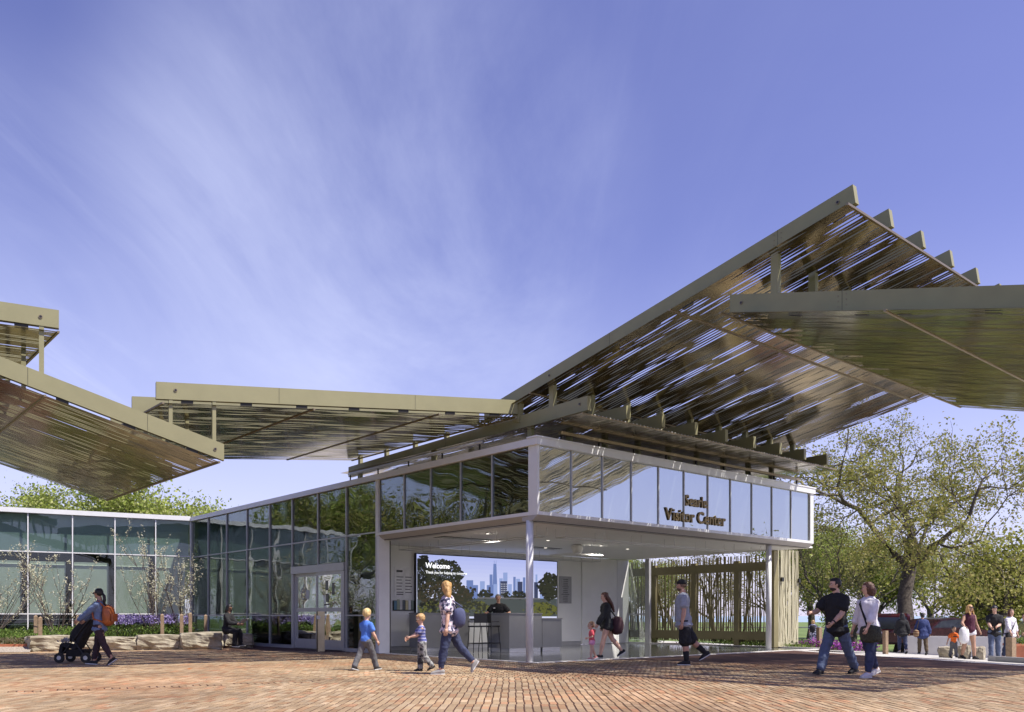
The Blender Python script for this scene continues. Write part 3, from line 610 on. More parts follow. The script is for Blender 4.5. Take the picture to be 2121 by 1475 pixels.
def foliage(cx, cy, rx, ry, n, cols, dv, nm='tree_image', lo=.9, hi=3.4, clip=(863.6, 1153, 1150, 1277)):
    b = {c: MB() for c in range(len(cols))}
    for i in range(n):
        a = random.random() * 6.283; r = random.random() ** .5; q_ = 1 + .28 * mnoise.noise(Vector((math.cos(a) * 2.2 + cx, math.sin(a) * 2.2, cy))); x = cx + math.cos(a) * r * rx * q_ * random.uniform(.85, 1.12); y = cy + math.sin(a) * r * ry * q_
        k = random.randrange(len(cols)); s = random.uniform(lo, hi); a0 = random.random() * 6.3; P = []
        for j in range(5):
            X = min(max(x + s * math.cos(a0 + j * 1.2566), clip[0]), clip[1]); Y = min(max(y + s * math.sin(a0 + j * 1.2566), clip[2]), clip[3]); P.append(SP(X, Y, dv + random.random() * .0006 + k * .0007))
        b[k].add(P, [(0, 1, 2, 3, 4)])
    for k, c in enumerate(cols): o = part(nm, b[k], c, tv); o['kind'] = 'stuff'
gd, g2, gb, gy = em('screen_leaf_dark', (.006, .007, .005), 1), em('screen_leaf', (.018, .02, .010), 1), em('screen_leaf_brown', (.035, .028, .014), .9), em('screen_grass', (.10, .105, .02), .8)
foliage(876, 1195, 18, 48, 900, [gd, g2, gd], .009); foliage(918, 1195, 40, 36, 1300, [gd, gd, g2], .0095); foliage(920, 1230, 60, 26, 900, [gd, g2, gb], .011); foliage(958, 1232, 28, 20, 160, [gb, g2], .013)
foliage(1137, 1215, 20, 28, 600, [gd, gd, g2], .011); foliage(1004, 1231, 16, 9, 90, [gd, g2], .011); foliage(1066, 1233, 26, 8, 110, [gd, g2], .0115)
quad('water_image', [SP(990, 1240, .0085), SP(1153, 1240, .0085), SP(1153, 1277, .0085), SP(863.6, 1277, .0085), SP(863.6, 1240, .0085)], em('screen_water', (.05, .06, .06), .9))
foliage(900, 1262, 45, 16, 300, [g2, gy, gd], .015); foliage(985, 1258, 30, 12, 160, [gy, g2], .016); foliage(1120, 1263, 34, 14, 330, [gy, g2, gy], .016)
foliage(905, 1200, 44, 44, 150, [em('screen_gap', (.5, .54, .8), .8), em('screen_gap_dim', (.25, .27, .35), .8)], .0165, 'sky_gap', .3, 1.1)
quad('bridge_image', [SP(988, 1237, .0145), SP(1118, 1239, .0145), SP(1118, 1242, .0145), SP(988, 1240, .0145)], em('screen_bridge', (.10, .10, .11), .9))
wm = em('screen_text', (.9, .9, .92), 1.1)
def text3d(parent, s, org, ax, size, m, nm='letter', dep=0, off=Vector(), bold=0., sp=1.0):
    def wid(t):
        c = bpy.data.curves.new('t', 'FONT'); c.body = t; c.size = size; c.space_character = sp; o = bpy.data.objects.new('t', c); col.objects.link(o); bpy.context.view_layer.update(); w_ = o.dimensions.x; bpy.data.objects.remove(o); return w_
    dot = wid('.'); rot = Matrix((ax, UP, ax.cross(UP))).transposed().to_4x4()
    for i, ch in enumerate(s):
        if ch == ' ': continue
        x = wid(s[:i] + '.') - dot if i else 0
        c = bpy.data.curves.new('letter', 'FONT'); c.body = ch; c.size = size; c.extrude = dep; c.offset = bold; c.resolution_u = 3; o = bpy.data.objects.new('t', c); col.objects.link(o)
        me = bpy.data.meshes.new_from_object(o.evaluated_get(bpy.context.evaluated_depsgraph_get())); bpy.data.objects.remove(o)
        me.transform(Matrix.Translation(org + ax * x + off - ORG[parent.name]) @ rot); me.materials.clear(); me.materials.append(m); me.name = nm
        link(nm, me, parent)
sc_ = (SP(930, 1170).x - SP(881, 1170).x)
tp = SP(881, 1176, .02); text3d(tv, 'Welcome', tp, DR, .235, wm, 'screen_letter', 0, Vector(), .006)
tp = SP(881, 1187.5, .02); text3d(tv, 'Thank you for helping to conserve', tp, DR, .118, wm, 'screen_letter', 0, Vector(), .0015)

# signs and racks on the back wall
def board(nm, label, cat, px0, px1, py0, py1, m, v=VB, th=.02):
    a, b_ = VU(px0, v), VU(px1, v); p = L(a, v); q = L((a + b_) / 2, v); zt, zb = zat(py0, q), zat(py1, q)
    t = thing(nm, label, cat, L(a, v - th, zb)); part('panel', MB().box(L(a, v - th, zb), DR * (b_ - a), DL * (th - .002), UP * (zt - zb)), m, t); return t, a, b_, zb, zt
ink = mat('print_ink', (.05, .05, .055), .7)
t, a, b_, zb, zt = board('price_sign', 'white printed information board on the wall left of the video wall', 'sign', 816, 850, 1174, 1239, mat('white_board', (.80, .80, .79), .5), VB)
part('heading', MB().box(L(a + .08, VB - .0225, zt - .17), DR * .22, DL * .002, UP * .06), ink, t)
for r in range(6):
    for c_ in range(2): part('text_line', MB().box(L(a + .08 + c_ * .32, VB - .0222, zt - .33 - r * .095), DR * (.17 + .09 * random.random()), DL * .002, UP * .022), ink, t)
part('text_line', MB().box(L(a + .08, VB - .0222, zb + .1), DR * .25, DL * .002, UP * .03), ink, t)
t, a, b_, zb, zt = board('donor_plaque', 'grey printed plaque on the wall right of the video wall', 'plaque', 1158, 1183, 1194, 1250, mat('grey_plaque', (.36, .36, .37), .4), VB)
for r in range(13): part('text_line', MB().box(L((a + b_) / 2 - .12 - .04 * ((r * 7) % 3) * (r in (3, 4, 8)), VB - .0222, zt - .12 - r * .068), DR * (.24 + .08 * ((r * 7) % 3) * (r in (3, 4, 8))), DL * .002, UP * .018), ink, t)
t, a, b_, zb, zt = board('brochure_rack', 'dark wall rack holding leaflets under the white printed board', 'rack', 813, 856, 1244, 1265, M['inner'], VB, .05)
bc = [(.12, .25, .35), (.35, .4, .3), (.6, .6, .6), (.1, .12, .14), (.55, .5, .3), (.7, .72, .75), (.15, .2, .18)]
for i in range(7): part('leaflet', MB().box(L(a + .02 + i * (b_ - a - .04) / 7, VB - .07, zb + .03), DR * ((b_ - a) / 7 - .02), DL * .015, UP * (zt - zb) * random.uniform(.8, 1.05)), mat('leaflet_%d' % i, bc[i], .5), t)
t, a, b_, zb, zt = board('sanitiser_dispenser', 'small dark dispenser on the wall beside the lower left corner of the video wall', 'dispenser', 848, 862, 1272, 1294, M['dark'], VB, .09)
part('label_plate', MB().box(L(a + .08, VB - .096, zb + .05), DR * .1, DL * .005, UP * .2), mat('pale_label', (.45, .5, .42), .5), t)
# counters
def counter(label, u, v, wd, dp, h, kick=.1, parts=1, step=None):
    t = thing('reception_counter', label, 'counter', L(u, v)); 
    part('cabinet', MB().box(L(u, v, .13), DR * wd, DL * dp, UP * (h - .17)), M['grey'], t)
    part('worktop', MB().box(L(u - .015, v - .015, h - .038), DR * (wd + .03), DL * (dp + .03), UP * .038), mat('counter_top', (.21, .21, .215), .35), t)
    part('plinth', MB().box(L(u + .03, v + .03, .008), DR * (wd - .06), DL * (dp - .06), UP * .12), M['plinth'], t); return t
uc = VU(1055, 4.3); uc1 = VU(1123, 4.3); uc2 = VU(1163, 4.3)
c1_ = counter('tall grey reception counter just behind the white front column', uc, 4.3, uc1 - uc - .01, .95, 1.15)
counter('lower grey counter section joined to the right of the tall one', uc1 + .01, 4.3, uc2 - uc1, .95, 1.0)
part('seam', MB().box(L(uc + (uc1 - uc) * .5, 4.296, .14), DR * .006, DL * .003, UP * .96), M['black'], c1_)
ul = VU(876, 6.3); ul2 = VU(972, 6.3)
counter('long grey back counter left of the bar stools', ul, 6.3, ul2 - ul, .7, 1.16)
# bar stools
def stool(p, ang, label):
    t = thing('bar_stool', label, 'stool', p, 'black bar stools at the counter'); R_ = Matrix.Rotation(ang, 3, 'Z'); X = R_ @ Vector((1, 0, 0)); Y = R_ @ Vector((0, 1, 0))
    part('seat', MB().cbox(p + UP * .76, X * .22, Y * .2, UP * .02), M['black'], t)
    part('backrest', MB().box(p + UP * .86 - X * .2 + Y * .17, X * .4, Y * .025, UP * .27), M['black'], t)
    for sx in (-1, 1): part('back_support', MB().tube(p + X * .2 * sx + Y * .18 + UP * .76, p + X * .19 * sx + Y * .19 + UP * 1.1, .011), M['black'], t); part('armrest', MB().bar(p + X * .24 * sx - Y * .12 + UP * .9, p + X * .24 * sx + Y * .19 + UP * .9, X * .03, -UP * .02), M['black'], t)
    for sx in (-1, 1):
        for sy in (-1, 1): part('leg', MB().tube(p + X * .19 * sx + Y * .17 * sy + UP * .75, p + X * .24 * sx + Y * .22 * sy + UP * .006, .011), M['black'], t)
    fr = MB(); q = [p + X * .225 * a + Y * .205 * b_ + UP * .28 for a, b_ in ((-1, -1), (1, -1), (1, 1), (-1, 1))]
    for i in range(4): fr.tube(q[i], q[(i + 1) % 4], .01)
    part('footrest', fr, M['black'], t)
stool(L(VU(990, 4.75), 4.75, .006), 3.6, 'black bar stool nearest the back counter, with an open back')
stool(L(VU(1014, 4.75), 4.75, .006), 2.5, 'black bar stool right against the tall grey counter')
# ceiling fan, track frames, vents and spotlights
fan = thing('ceiling_fan', 'white three-blade ceiling fan hanging from the pavilion ceiling', 'fan', L(VU(1195, 4.2), 4.2, 3.24))
fp = L(VU(1195, 4.2), 4.2, 3.24)
part('motor', MB().rings([[fp + Vector((math.cos(a) * r, math.sin(a) * r, -z)) for a in np.linspace(0, 6.283, 17)[:-1]] for r, z in ((.1, 0), (.17, .02), (.19, .12), (.15, .24), (.07, .31), (.03, .33))]), M['white'], fan, True)
for k in range(3):
    a = .5 + k * 2.094; d = Vector((math.cos(a), math.sin(a), 0)); s = Vector((-d.y, d.x, 0)); c = fp - UP * .29
    part('blade', MB().rings([[c + d * r + s * w1 * q + UP * (h_ * q * .25 + e) for q, e in ((-1, 0), (1, 0), (1, .008), (-1, .008))] for r, w1, h_ in ((.05, .06, .1), (.3, .1, .12), (.7, .07, .1), (.95, .03, .05))]), M['white'], fan)
def track(u, v, du, dv, label):
    t = thing('track_frame', label, 'light track', L(u, v, 3.1)); b = MB(); q = [L(u, v, 3.02), L(u + du, v, 3.02), L(u + du, v + dv, 3.02), L(u, v + dv, 3.02)]
    for i in range(4): b.tube(q[i], q[(i + 1) % 4], .012)
    part('rail', b, M['alu'], t)
    n_ = max(2, int(max(abs(du), abs(dv)) / 1.3))
    for i in range(n_ + 1):
        for j in (0, 1):
            p = L(u + (du * i / n_ if abs(du) > abs(dv) else du * j), v + (dv * i / n_ if abs(dv) >= abs(du) else dv * j), 3.02); part('hanger_rod', MB().tube(p, p + UP * .225, .006, n=5), M['alu'], t)
track(1.0, 1.1, .35, 6.0, 'hanging aluminium track frame along the open left side of the pavilion'); track(1.8, .9, 8.6, .35, 'hanging aluminium track frame just inside the lettered face'); track(2.0, 6.9, 7.5, .4, 'hanging aluminium track frame close to the back wall')
spotm = mat('spotlight_lens', (1, .95, .85), emis=(1, .93, .8), es=2.2)
for i, (px, v) in enumerate(((1010, 3.2), (1135, 3.6), (1245, 3.9), (1300, 4.2), (1130, 5.6))):
    p = L(VU(px, v), v, 3.243); t = thing('ceiling_spotlight', ['small round spotlight in the ceiling, leftmost of the row', 'small round spotlight left of the ceiling fan', 'small round spotlight just right of the ceiling fan', 'small round spotlight, farthest right in the ceiling', 'small round spotlight close to the back wall'][i], 'spotlight', p, 'round ceiling spotlights')
    part('rim', MB().tube(p, p - UP * .015, .07, n=14), M['alu'], t); part('lens', MB().tube(p - UP * .014, p - UP * .018, .045, n=12), spotm, t)
    ll = bpy.data.lights.new('spot_lamp', 'SPOT'); ll.energy = 150; ll.spot_size = math.radians(150); ll.spot_blend = .8; ll.shadow_soft_size = .06; ll.color = (1, .93, .82); lo = link('spot_lamp', ll, t); lo.location = (0, 0, -.03)
for i, (px0, px1, v) in enumerate(((920, 1050, 4.6), (1110, 1165, 5.6))):
    a, b_ = VU(px0, v), VU(px1, v); t = thing('ceiling_vent', ['long dark slot vent in the ceiling left of the column', 'shorter dark slot vent right of the column'][i], 'vent', L(a, v, 3.24)); part('recess', MB().box(L(a, v, 3.236), DR * (b_ - a), DL * .5, UP * .007), M['inner'], t)
    for k in range(3): part('louvre', MB().box(L(a + .03, v + .1 + k * .13, 3.226), DR * (b_ - a - .06), DL * .04, UP * .009), M['alu'], t)
# ---------------------------------------------------------------- lettering on the glass
def UF(px): return onl(px, L(0, 0), DR)
def ZF(px, py): p = L(UF(px), 0); return zat(py, p)
lt1 = thing('raised_lettering', 'raised bronze lettering in two lines fixed to the glass band over the entrance', 'lettering', L(UF(1378), -.05, ZF(1378, 1077)))
def fit(s, pxa, pxb, size):      # letter spacing fitted to the photographed width
    c = bpy.data.curves.new('t', 'FONT'); c.body = s; c.size = size; o = bpy.data.objects.new('t', c); col.objects.link(o); bpy.context.view_layer.update(); w_ = o.dimensions.x; bpy.data.objects.remove(o)
    return size * (UF(pxb) - UF(pxa)) / w_
s2 = fit('Visitor Center', 1379, 1502, .5); s1 = fit('Searle', 1419, 1464, .5)
for (s, px, py, sz) in (('Searle', 1419, 1046, s1), ('Visitor Center', 1379, 1075.5, s2)):
    text3d(lt1, s, L(UF(px), .011, ZF(px, py)), DR, sz, M['letter'], 'letter', .018, Vector(), .009)

# ---------------------------------------------------------------- landscape on the left
bed = MB(); bx = np.linspace(0, 1, 26); rowsn = 10
fr_px = np.linspace(-60, 520, 26)
def bedfront(px): f = max(0, min(1, (px - 0) / 520)); return 26.2 + f * 3.6
for j in range(rowsn):
    for px in fr_px:
        yb = min(36, 35.4 + (px - 395) * .0075) if px < 395 else 33.5 - (px - 395) * .018
        y = bedfront(px) + (yb - bedfront(px)) * j / (rowsn - 1); x = (px - CX) / FPX * y
        bed.v.append((x, y, (.28 if j else .02) + .22 * j / (rowsn - 1) * (1 if px < 400 else .2) + mnoise.noise(Vector((x, y, 0))) * .05))
bed.f = [(j * 26 + i, j * 26 + i + 1, (j + 1) * 26 + i + 1, (j + 1) * 26 + i) for j in range(rowsn - 1) for i in range(25)]
struct('planting_bed', bed, M['soil'], True)
def bedz(px, Y):
    f = (Y - bedfront(px)) / (34.5 - bedfront(px)); return .28 + .22 * max(0, min(1, f)) * (1 if px < 400 else .2)
def boulder(nm, label, cat, px0, px1, Y0, Y1, h, depth, seed, group, zb=0, flat=True, m=None):
    r = random.Random(seed); p = at(px0, 1275, Y0); q = at(px1, 1275, Y1); p.z = q.z = 0; a = (q - p); ln = a.length; a.normalize(); b_ = Vector((-a.y, a.x, 0)); nx_, ny_, nz_ = 14, 6, 5
    bm = bmesh.new(); bmesh.ops.create_cube(bm, size=1); bmesh.ops.subdivide_edges(bm, edges=bm.edges, cuts=7, use_grid_fill=True)
    for v in bm.verts:
        c = v.co.copy(); sph = c.normalized() * .62; k = .24 if flat else .45; c = c.lerp(sph, k)
        n1 = mnoise.noise(Vector((c.x * 3 + seed, c.y * 3, c.z * 3))) * .10 + mnoise.noise(Vector((c.x * 9 + seed, c.y * 9, c.z * 9))) * .04
        c *= 1 + n1 * (.35 if c.z > .4 and flat else 1.5)
        if flat and c.z < .35: c.y -= .10 * (.35 - c.z) * (1 + 2 * mnoise.noise(Vector((c.x * 5, seed, c.z * 4)))) * (-1 if c.y < 0 else 1)
        v.co = a * (c.x * ln) + b_ * (c.y * depth) + UP * ((c.z + .5) * h - .03)
    me = bpy.data.meshes.new(nm); bm.to_mesh(me); bm.free(); me.materials.append(m or M['stone']); me.polygons.foreach_set('use_smooth', [False] * len(me.polygons))
    o = link(nm, me); o.location = (p + q) / 2 + b_ * depth * .45 + UP * zb; ORG[nm] = o.location.copy(); return tag(o, label, cat, group)
gs = 'limestone boulders edging the planting bed'
boulder('boulder', 'leftmost long limestone boulder, partly behind the black stroller', 'boulder', 60, 162, 25.2, 26.0, .50, .8, 3, gs)
boulder('boulder', 'limestone boulder behind the walking woman with the stroller', 'boulder', 160, 281, 25.9, 26.4, .44, .8, 4, gs)
boulder('boulder', 'flat-topped limestone boulder in the middle of the row, below the purple flowers', 'boulder', 283, 373, 26.4, 26.9, .50, .8, 5, gs)
boulder('boulder', 'pale angular limestone boulder left of the seated woman', 'boulder', 374, 462, 26.6, 27.1, .56, .9, 6, gs)
boulder('boulder', 'rough limestone boulder at the right end of the row, right of the seated woman', 'boulder', 468, 522, 28.1, 28.3, .50, .8, 7, gs)
boulder('boulder', 'long pale limestone block behind the seated woman', 'boulder', 405, 505, 28.6, 29.2, .55, .6, 8, gs)
tb_ = MB(); 
for i in range(12):
    a = at(-60 + i * 9.6, 1275, 25.4 + i * .02); b_ = at(-60 + (i + 1) * 9.6, 1275, 25.4 + (i + 1) * .02); a.z = b_.z = .26 - .0 * i; tb_.box(a - UP * .24, b_ - a, Vector((0, .06, 0)), UP * .2)
one('edging', tb_, M['terra'], 'low terracotta-coloured edging strip at the far left of the bed', 'edging', (-16, 25.4, 0))
gv = MB(); P = [at(px, 1275, Y) for px, Y in ((-80, 24.6), (62, 24.9), (70, 26.6), (-80, 26.6))]
gv.add([(P[0].x, P[0].y, .01), (P[1].x, P[1].y, .01), (P[2].x, P[2].y, .3), (P[3].x, P[3].y, .3)], [(0, 1, 2, 3)]); struct('gravel_slope', gv, M['gravel'])
def post(label, px, Y, zb, h, w=.11, m='wood', group='square wooden posts among the planting', cat='post', nm='wooden_post', cap=True):
    p = at(px, 1275, Y); p.z = zb; t = thing(nm, label, cat, p, group); R_ = Matrix.Rotation(.45, 3, 'Z'); X = R_ @ Vector((w / 2, 0, 0)); Y_ = R_ @ Vector((0, w / 2, 0))
    part('shaft', MB().box(p - X - Y_, X * 2, Y_ * 2, UP * h), M[m], t)
    if cap: c = MB(); c.add([p - X * 1.0 - Y_ + UP * h, p + X - Y_ + UP * h, p + X + Y_ + UP * h, p - X + Y_ + UP * h, p + UP * (h + .05)], [(0, 1, 4), (1, 2, 4), (2, 3, 4), (3, 0, 4)]); part('cap', c, M[m], t)
    return t
post('wooden post at far left, the taller and farther of the pair', 74, 28.6, .3, .75); post('wooden post at far left, the nearer of the pair, behind the boulder', 83.5, 27.2, .28, .72)
post('wooden post just left of the stroller handle', 161, 29.8, .35, .7); post('wooden post standing left in the purple flowers', 336, 28.6, .33, .76); post('wooden post at the right edge of the purple flowers', 376, 28.4, .33, .76); post('wooden post in front of the white corner mullion', 394, 29.0, .33, .80)
post('wooden post nearest the seated woman', 426, 30.4, .33, .74)
t = post('bronze square push-button pillar standing in front of the sliding door', 664, 25.6, 0, 1.2, .2, 'steel', None, 'pillar', 'door_pillar', False); p = at(664, 1275, 25.6); 
part('push_plate', MB().tube(Vector((p.x - .03, p.y - .145, 1.02)), Vector((p.x - .03, p.y - .16, 1.02)), .06, n=14), M['alu'], t)
# foliage of the beds
def leafcloud(fn, n, size, cols, up=.3, narrow=.45):
    b = MB()
    for i in range(n):
        p = fn(); 
        if p is None: continue
        a = random.random() * 6.283; tl = random.uniform(-.6, 1.2); d = Vector((math.cos(a) * math.cos(tl), math.sin(a) * math.cos(tl), math.sin(tl) + up)).normalized(); s_ = d.cross(Vector((random.uniform(-1, 1), random.uniform(-1, 1), random.uniform(-1, 1)))).normalized(); sz = size * random.uniform(.6, 1.4)
        b.add([p, p + d * sz * .5 + s_ * sz * narrow * .5, p + d * sz, p + d * sz * .5 - s_ * sz * narrow * .5], [(0, 1, 2, 3)], random.choice(cols))
    return b
leafm = tintmat('leaf', .6, 1., 0, 3, .35); flowerm = tintmat('petal', .7, 1., 0, 3, .3); barkm = mat('bark', (.065, .052, .04), .95, 0, .35, 9, .8, 30, c2=(.12, .10, .08))
GC = [(.14, .23, .04), (.19, .28, .05), (.10, .17, .03), (.23, .29, .08), (.08, .13, .025)]
DG = [(.05, .08, .02), (.07, .10, .025), (.10, .10, .03), (.04, .06, .018)]
def bedpt(px0, px1, f0, f1, h):
    def fn():
        px = random.uniform(px0, px1); Y = random.uniform(*[bedfront(px) + f for f in (f0, f1)]); p = at(px, 1275, Y)
        n_ = mnoise.noise(Vector((p.x * 1.3, p.y * 1.3, 5))); 
        if n_ < -.15: return None
        p.z = bedz(px, Y) + random.random() * h * (.4 + n_); return p
    return fn
o = struct('ground_cover', leafcloud(bedpt(-60, 240, .5, 4.5, .35), 15000, .085, GC), leafm); o['kind'] = 'stuff'
o = struct('low_shrubs', leafcloud(bedpt(225, 400, .7, 3.4, .6), 14000, .085, DG + GC[:2]), leafm); o['kind'] = 'stuff'
PU = [(.27, .20, .45), (.38, .31, .58), (.20, .15, .36), (.46, .40, .62)]
def purp():
    px = random.uniform(232, 392); Y = bedfront(px) + random.uniform(1.6, 3.4); p = at(px, 1275, Y)
    if mnoise.noise(Vector((p.x * 2.1, p.y * 2.1, 9))) < .02: return None
    p.z = bedz(px, Y) + .42 + random.random() * .28 + .1 * mnoise.noise(Vector((p.x * 3, p.y * 3, 2))); return p
o = struct('purple_flowers', leafcloud(purp, 3600, .06, PU, .8, .8), flowerm); o['kind'] = 'stuff'
def drygr():
    px = random.uniform(-60, 70); Y = random.uniform(25.6, 27); p = at(px, 1275, Y); p.z = .2 + random.random() * .15; return p
o = struct('dry_ground_cover', leafcloud(drygr, 2500, .08, [(.16, .13, .06), (.10, .12, .04), (.2, .17, .1)]), leafm); o['kind'] = 'stuff'
# ---------------------------------------------------------------- trees and shrubs
def tree_geo(rng, h, spread, trunk_r, lean=(0, 0), first=.3, levels=5, nb=(3, 4), fan=.6, droop=0., leafn=10, leafs=.16, upb=.25, kink=.22, len0=.42, cols=GC, sides=6, leaf_from=2, lsp=.35):
    wood_ = MB(); L_ = MB(); tips = []
    def seg(p, d, ln, r, lev):
        n_ = 4 if lev < 3 else 3 if lev < 4 else 2; pts = [p]; dirs = [d]
        for i in range(n_):
            d = (d + Vector((rng.gauss(0, kink), rng.gauss(0, kink), rng.gauss(0, kink * .7) + (upb if lev < 2 else upb * .5) * .2 - droop * .1 * lev))).normalized(); p = p + d * ln / n_; pts.append(p); dirs.append(d)
        sd = max(3, sides - lev)
        R = []
        for i, q in enumerate(pts):
            rr = r * (1 - .42 * i / n_) if lev else r * ((1 - .3 * i / n_) + (.35 if i == 0 else 0)); x = dirs[i].orthogonal().normalized(); y = dirs[i].cross(x)
            R.append([q + (x * math.cos(6.28318 * k / sd) + y * math.sin(6.28318 * k / sd)) * rr for k in range(sd)])
        wood_.rings(R, False)
        if lev >= leaf_from:
            for _ in range(leafn if lev >= levels - 1 else leafn // 2):
                i = rng.randrange(1, n_ + 1); tips.append(pts[i] + Vector((rng.gauss(0, lsp), rng.gauss(0, lsp), rng.gauss(0, lsp * .7))))
        if lev >= levels: return
        k = rng.randint(*nb) + (1 if lev == 0 else 0); a0 = rng.random() * 6.283
        for j in range(k):
            i = n_ if j == 0 else rng.randint(max(1, n_ - 1 if lev == 0 else 1), n_); base = pts[i]; dd = dirs[i]; x = dd.orthogonal().normalized(); y = dd.cross(x); a = a0 + j * 6.283 / k + rng.uniform(-.5, .5); f_ = fan * rng.uniform(.6, 1.25) * (.5 if j == 0 else 1)
            nd = (dd * math.cos(f_) + (x * math.cos(a) + y * math.sin(a)) * math.sin(f_) * spread).normalized()
            seg(base, nd, ln * (len0 if lev == 0 else .72) / (1 if lev else 1) * rng.uniform(.8, 1.2) * (1 if lev else 1.9), r * (.68 if lev else .58) * rng.uniform(.75, 1) * (1 - .1 * j), lev + 1)
    seg(Vector((0, 0, -.1)), Vector((lean[0], lean[1], 1)).normalized(), h * first, trunk_r, 0)
    for p in tips:
        a = rng.random() * 6.283; tl = rng.uniform(-1, 1.2); d = Vector((math.cos(a) * math.cos(tl), math.sin(a) * math.cos(tl), math.sin(tl))); s_ = d.cross(Vector((rng.uniform(-1, 1), rng.uniform(-1, 1), rng.uniform(-1, 1)))).normalized(); sz = leafs * rng.uniform(.5, 1.4)
        L_.add([p, p + d * sz * .5 + s_ * sz * .32, p + d * sz, p + d * sz * .5 - s_ * sz * .32], [(0, 1, 2, 3)], rng.choice(cols))
    return wood_, L_
def tree(nm, label, loc, wood_, L_, group=None, scale=1., rot=0., cat='tree', lm=None, meshes=None):
    t = thing(nm, label, cat, loc, group); t.scale = (scale,) * 3 if not isinstance(scale, tuple) else scale; t.rotation_euler = (0, 0, rot)
    if meshes is None:
        meshes = (wood_.mesh('trunk', barkm, (0, 0, 0), True), L_.mesh('crown', lm or leafm, (0, 0, 0)))
    a = link('trunk', meshes[0], t); b_ = link('crown', meshes[1], t); return meshes
OAK = [(.27, .28, .06), (.33, .31, .08), (.20, .21, .05), (.36, .31, .11)]
R_ = random.Random(21)
w1, l1 = tree_geo(R_, 16.5, 1.65, .44, (.17, 0), .40, 6, (3, 3), .76, .03, 24, .135, .25, .24, .30, OAK, 9, 4, .24)
tp_ = at(1872, 1290, 44.); tree('oak_tree', 'big spreading oak with young yellow-green leaves behind the parked red car', (tp_.x, tp_.y, -.95), w1, l1, None, 1., .2)
protosT = []
BR = [(.20, .19, .08), (.17, .16, .07), (.24, .21, .10)]
YG = [(.30, .36, .07), (.36, .42, .09), (.22, .28, .05), (.40, .42, .15)]
for (sd, hh, cols_, ln_, ls, kw) in ((5, 9, OAK, 5, .14, {}), (8, 9, YG, 34, .12, {}), (13, 8, BR, 4, .12, dict(levels=6, nb=(2, 3))), (17, 6, [(.30, .32, .06), (.36, .35, .09), (.22, .24, .045)], 9, .12, dict(fan=.95, spread=1.6, first=.3))):
    r = random.Random(sd); a = dict(spread=1.25, first=.28, levels=5, nb=(3, 4), fan=.62); a.update(kw)
    wd_, lf_ = tree_geo(r, hh, a['spread'], .2, (r.uniform(-.1, .1), 0), a['first'], a['levels'], a['nb'], a['fan'], 0, ln_, ls, .3, .2, .36, cols_, 7, 3, .3)
    protosT.append((wd_.mesh('trunk', barkm, (0, 0, 0), True), lf_.mesh('crown', leafm, (0, 0, 0))))
def ztop_of(ms): return max(v.co.z for v in ms[1].vertices)
ZT = [ztop_of(m_) for m_ in protosT]
def plant(k, px, Y, py_top, label, group='trees in the park behind the plaza', rot=0., nm=None, z=None):
    p = at(px, 1275, Y); zb = gz(p.x, p.y) - .1 if z is None else z; h = EYE + (HY - py_top) * Y / FPX - zb
    tree(nm or ['park_tree', 'young_leaf_tree', 'twiggy_tree', 'hawthorn_tree'][k], label, (p.x, p.y, zb), None, None, group, h / ZT[k], rot, meshes=protosT[k])
plant(2, 1712, 52, 1035, 'bare twiggy tree directly right of the tan screen panels', rot=1.)
plant(0, 1765, 60, 1085, 'leafing tree behind the couple crossing the plaza', rot=2.); plant(1, 1680, 75, 1030, 'yellow-green tree rising just right of the building roof corner', rot=.4)
plant(1, 1820, 70, 1090, 'fresh green tree left of the oak trunk', rot=3.); plant(0, 1945, 66, 1110, 'leafing tree right of the oak trunk, behind the boy in orange', rot=4.4)
plant(2, 1915, 85, 1120, 'thin twiggy tree between the oak and the hawthorns', rot=2.2); plant(3, 1978, 62, 1165, 'low wide hawthorn left of the blonde woman in the dark top', rot=.3)
plant(3, 2085, 44, 1070, 'wide dense hawthorn at the right edge of the view', rot=1.9); plant(0, 2040, 80, 1060, 'tall leafing tree behind the right-hand hawthorn', rot=5.)
plant(2, 1640, 90, 1060, 'twiggy tree partly hidden by the building corner', rot=3.9)
plant(0, 1590, 70, 1135, 'tree seen through the screen wall near its right end', rot=1.1); plant(2, 1480, 65, 1100, 'twiggy tree seen through the middle of the screen wall', rot=.2); plant(0, 1400, 75, 1120, 'tree seen through the screen wall behind the man in a cap', rot=5.1)
plant(1, 1310, 70, 1120, 'tree seen through the side glazing of the pavilion', rot=2.8)
gl_ = 'tree tops behind the glass wing'
plant(1, 125, 52, 965, 'bright green tree top above the left end of the glass wing', gl_, 1.2, z=-.5); plant(1, 215, 56, 990, 'bright green tree top below the tip of the sloping canopy', gl_, 4.2, z=-.5); plant(1, 330, 50, 950, 'largest bright green tree top behind the glass wing roof', gl_, 2.2, z=-.5); plant(1, 400, 60, 1010, 'small bright green tree top next to the roof corner', gl_, .2, z=-.5)
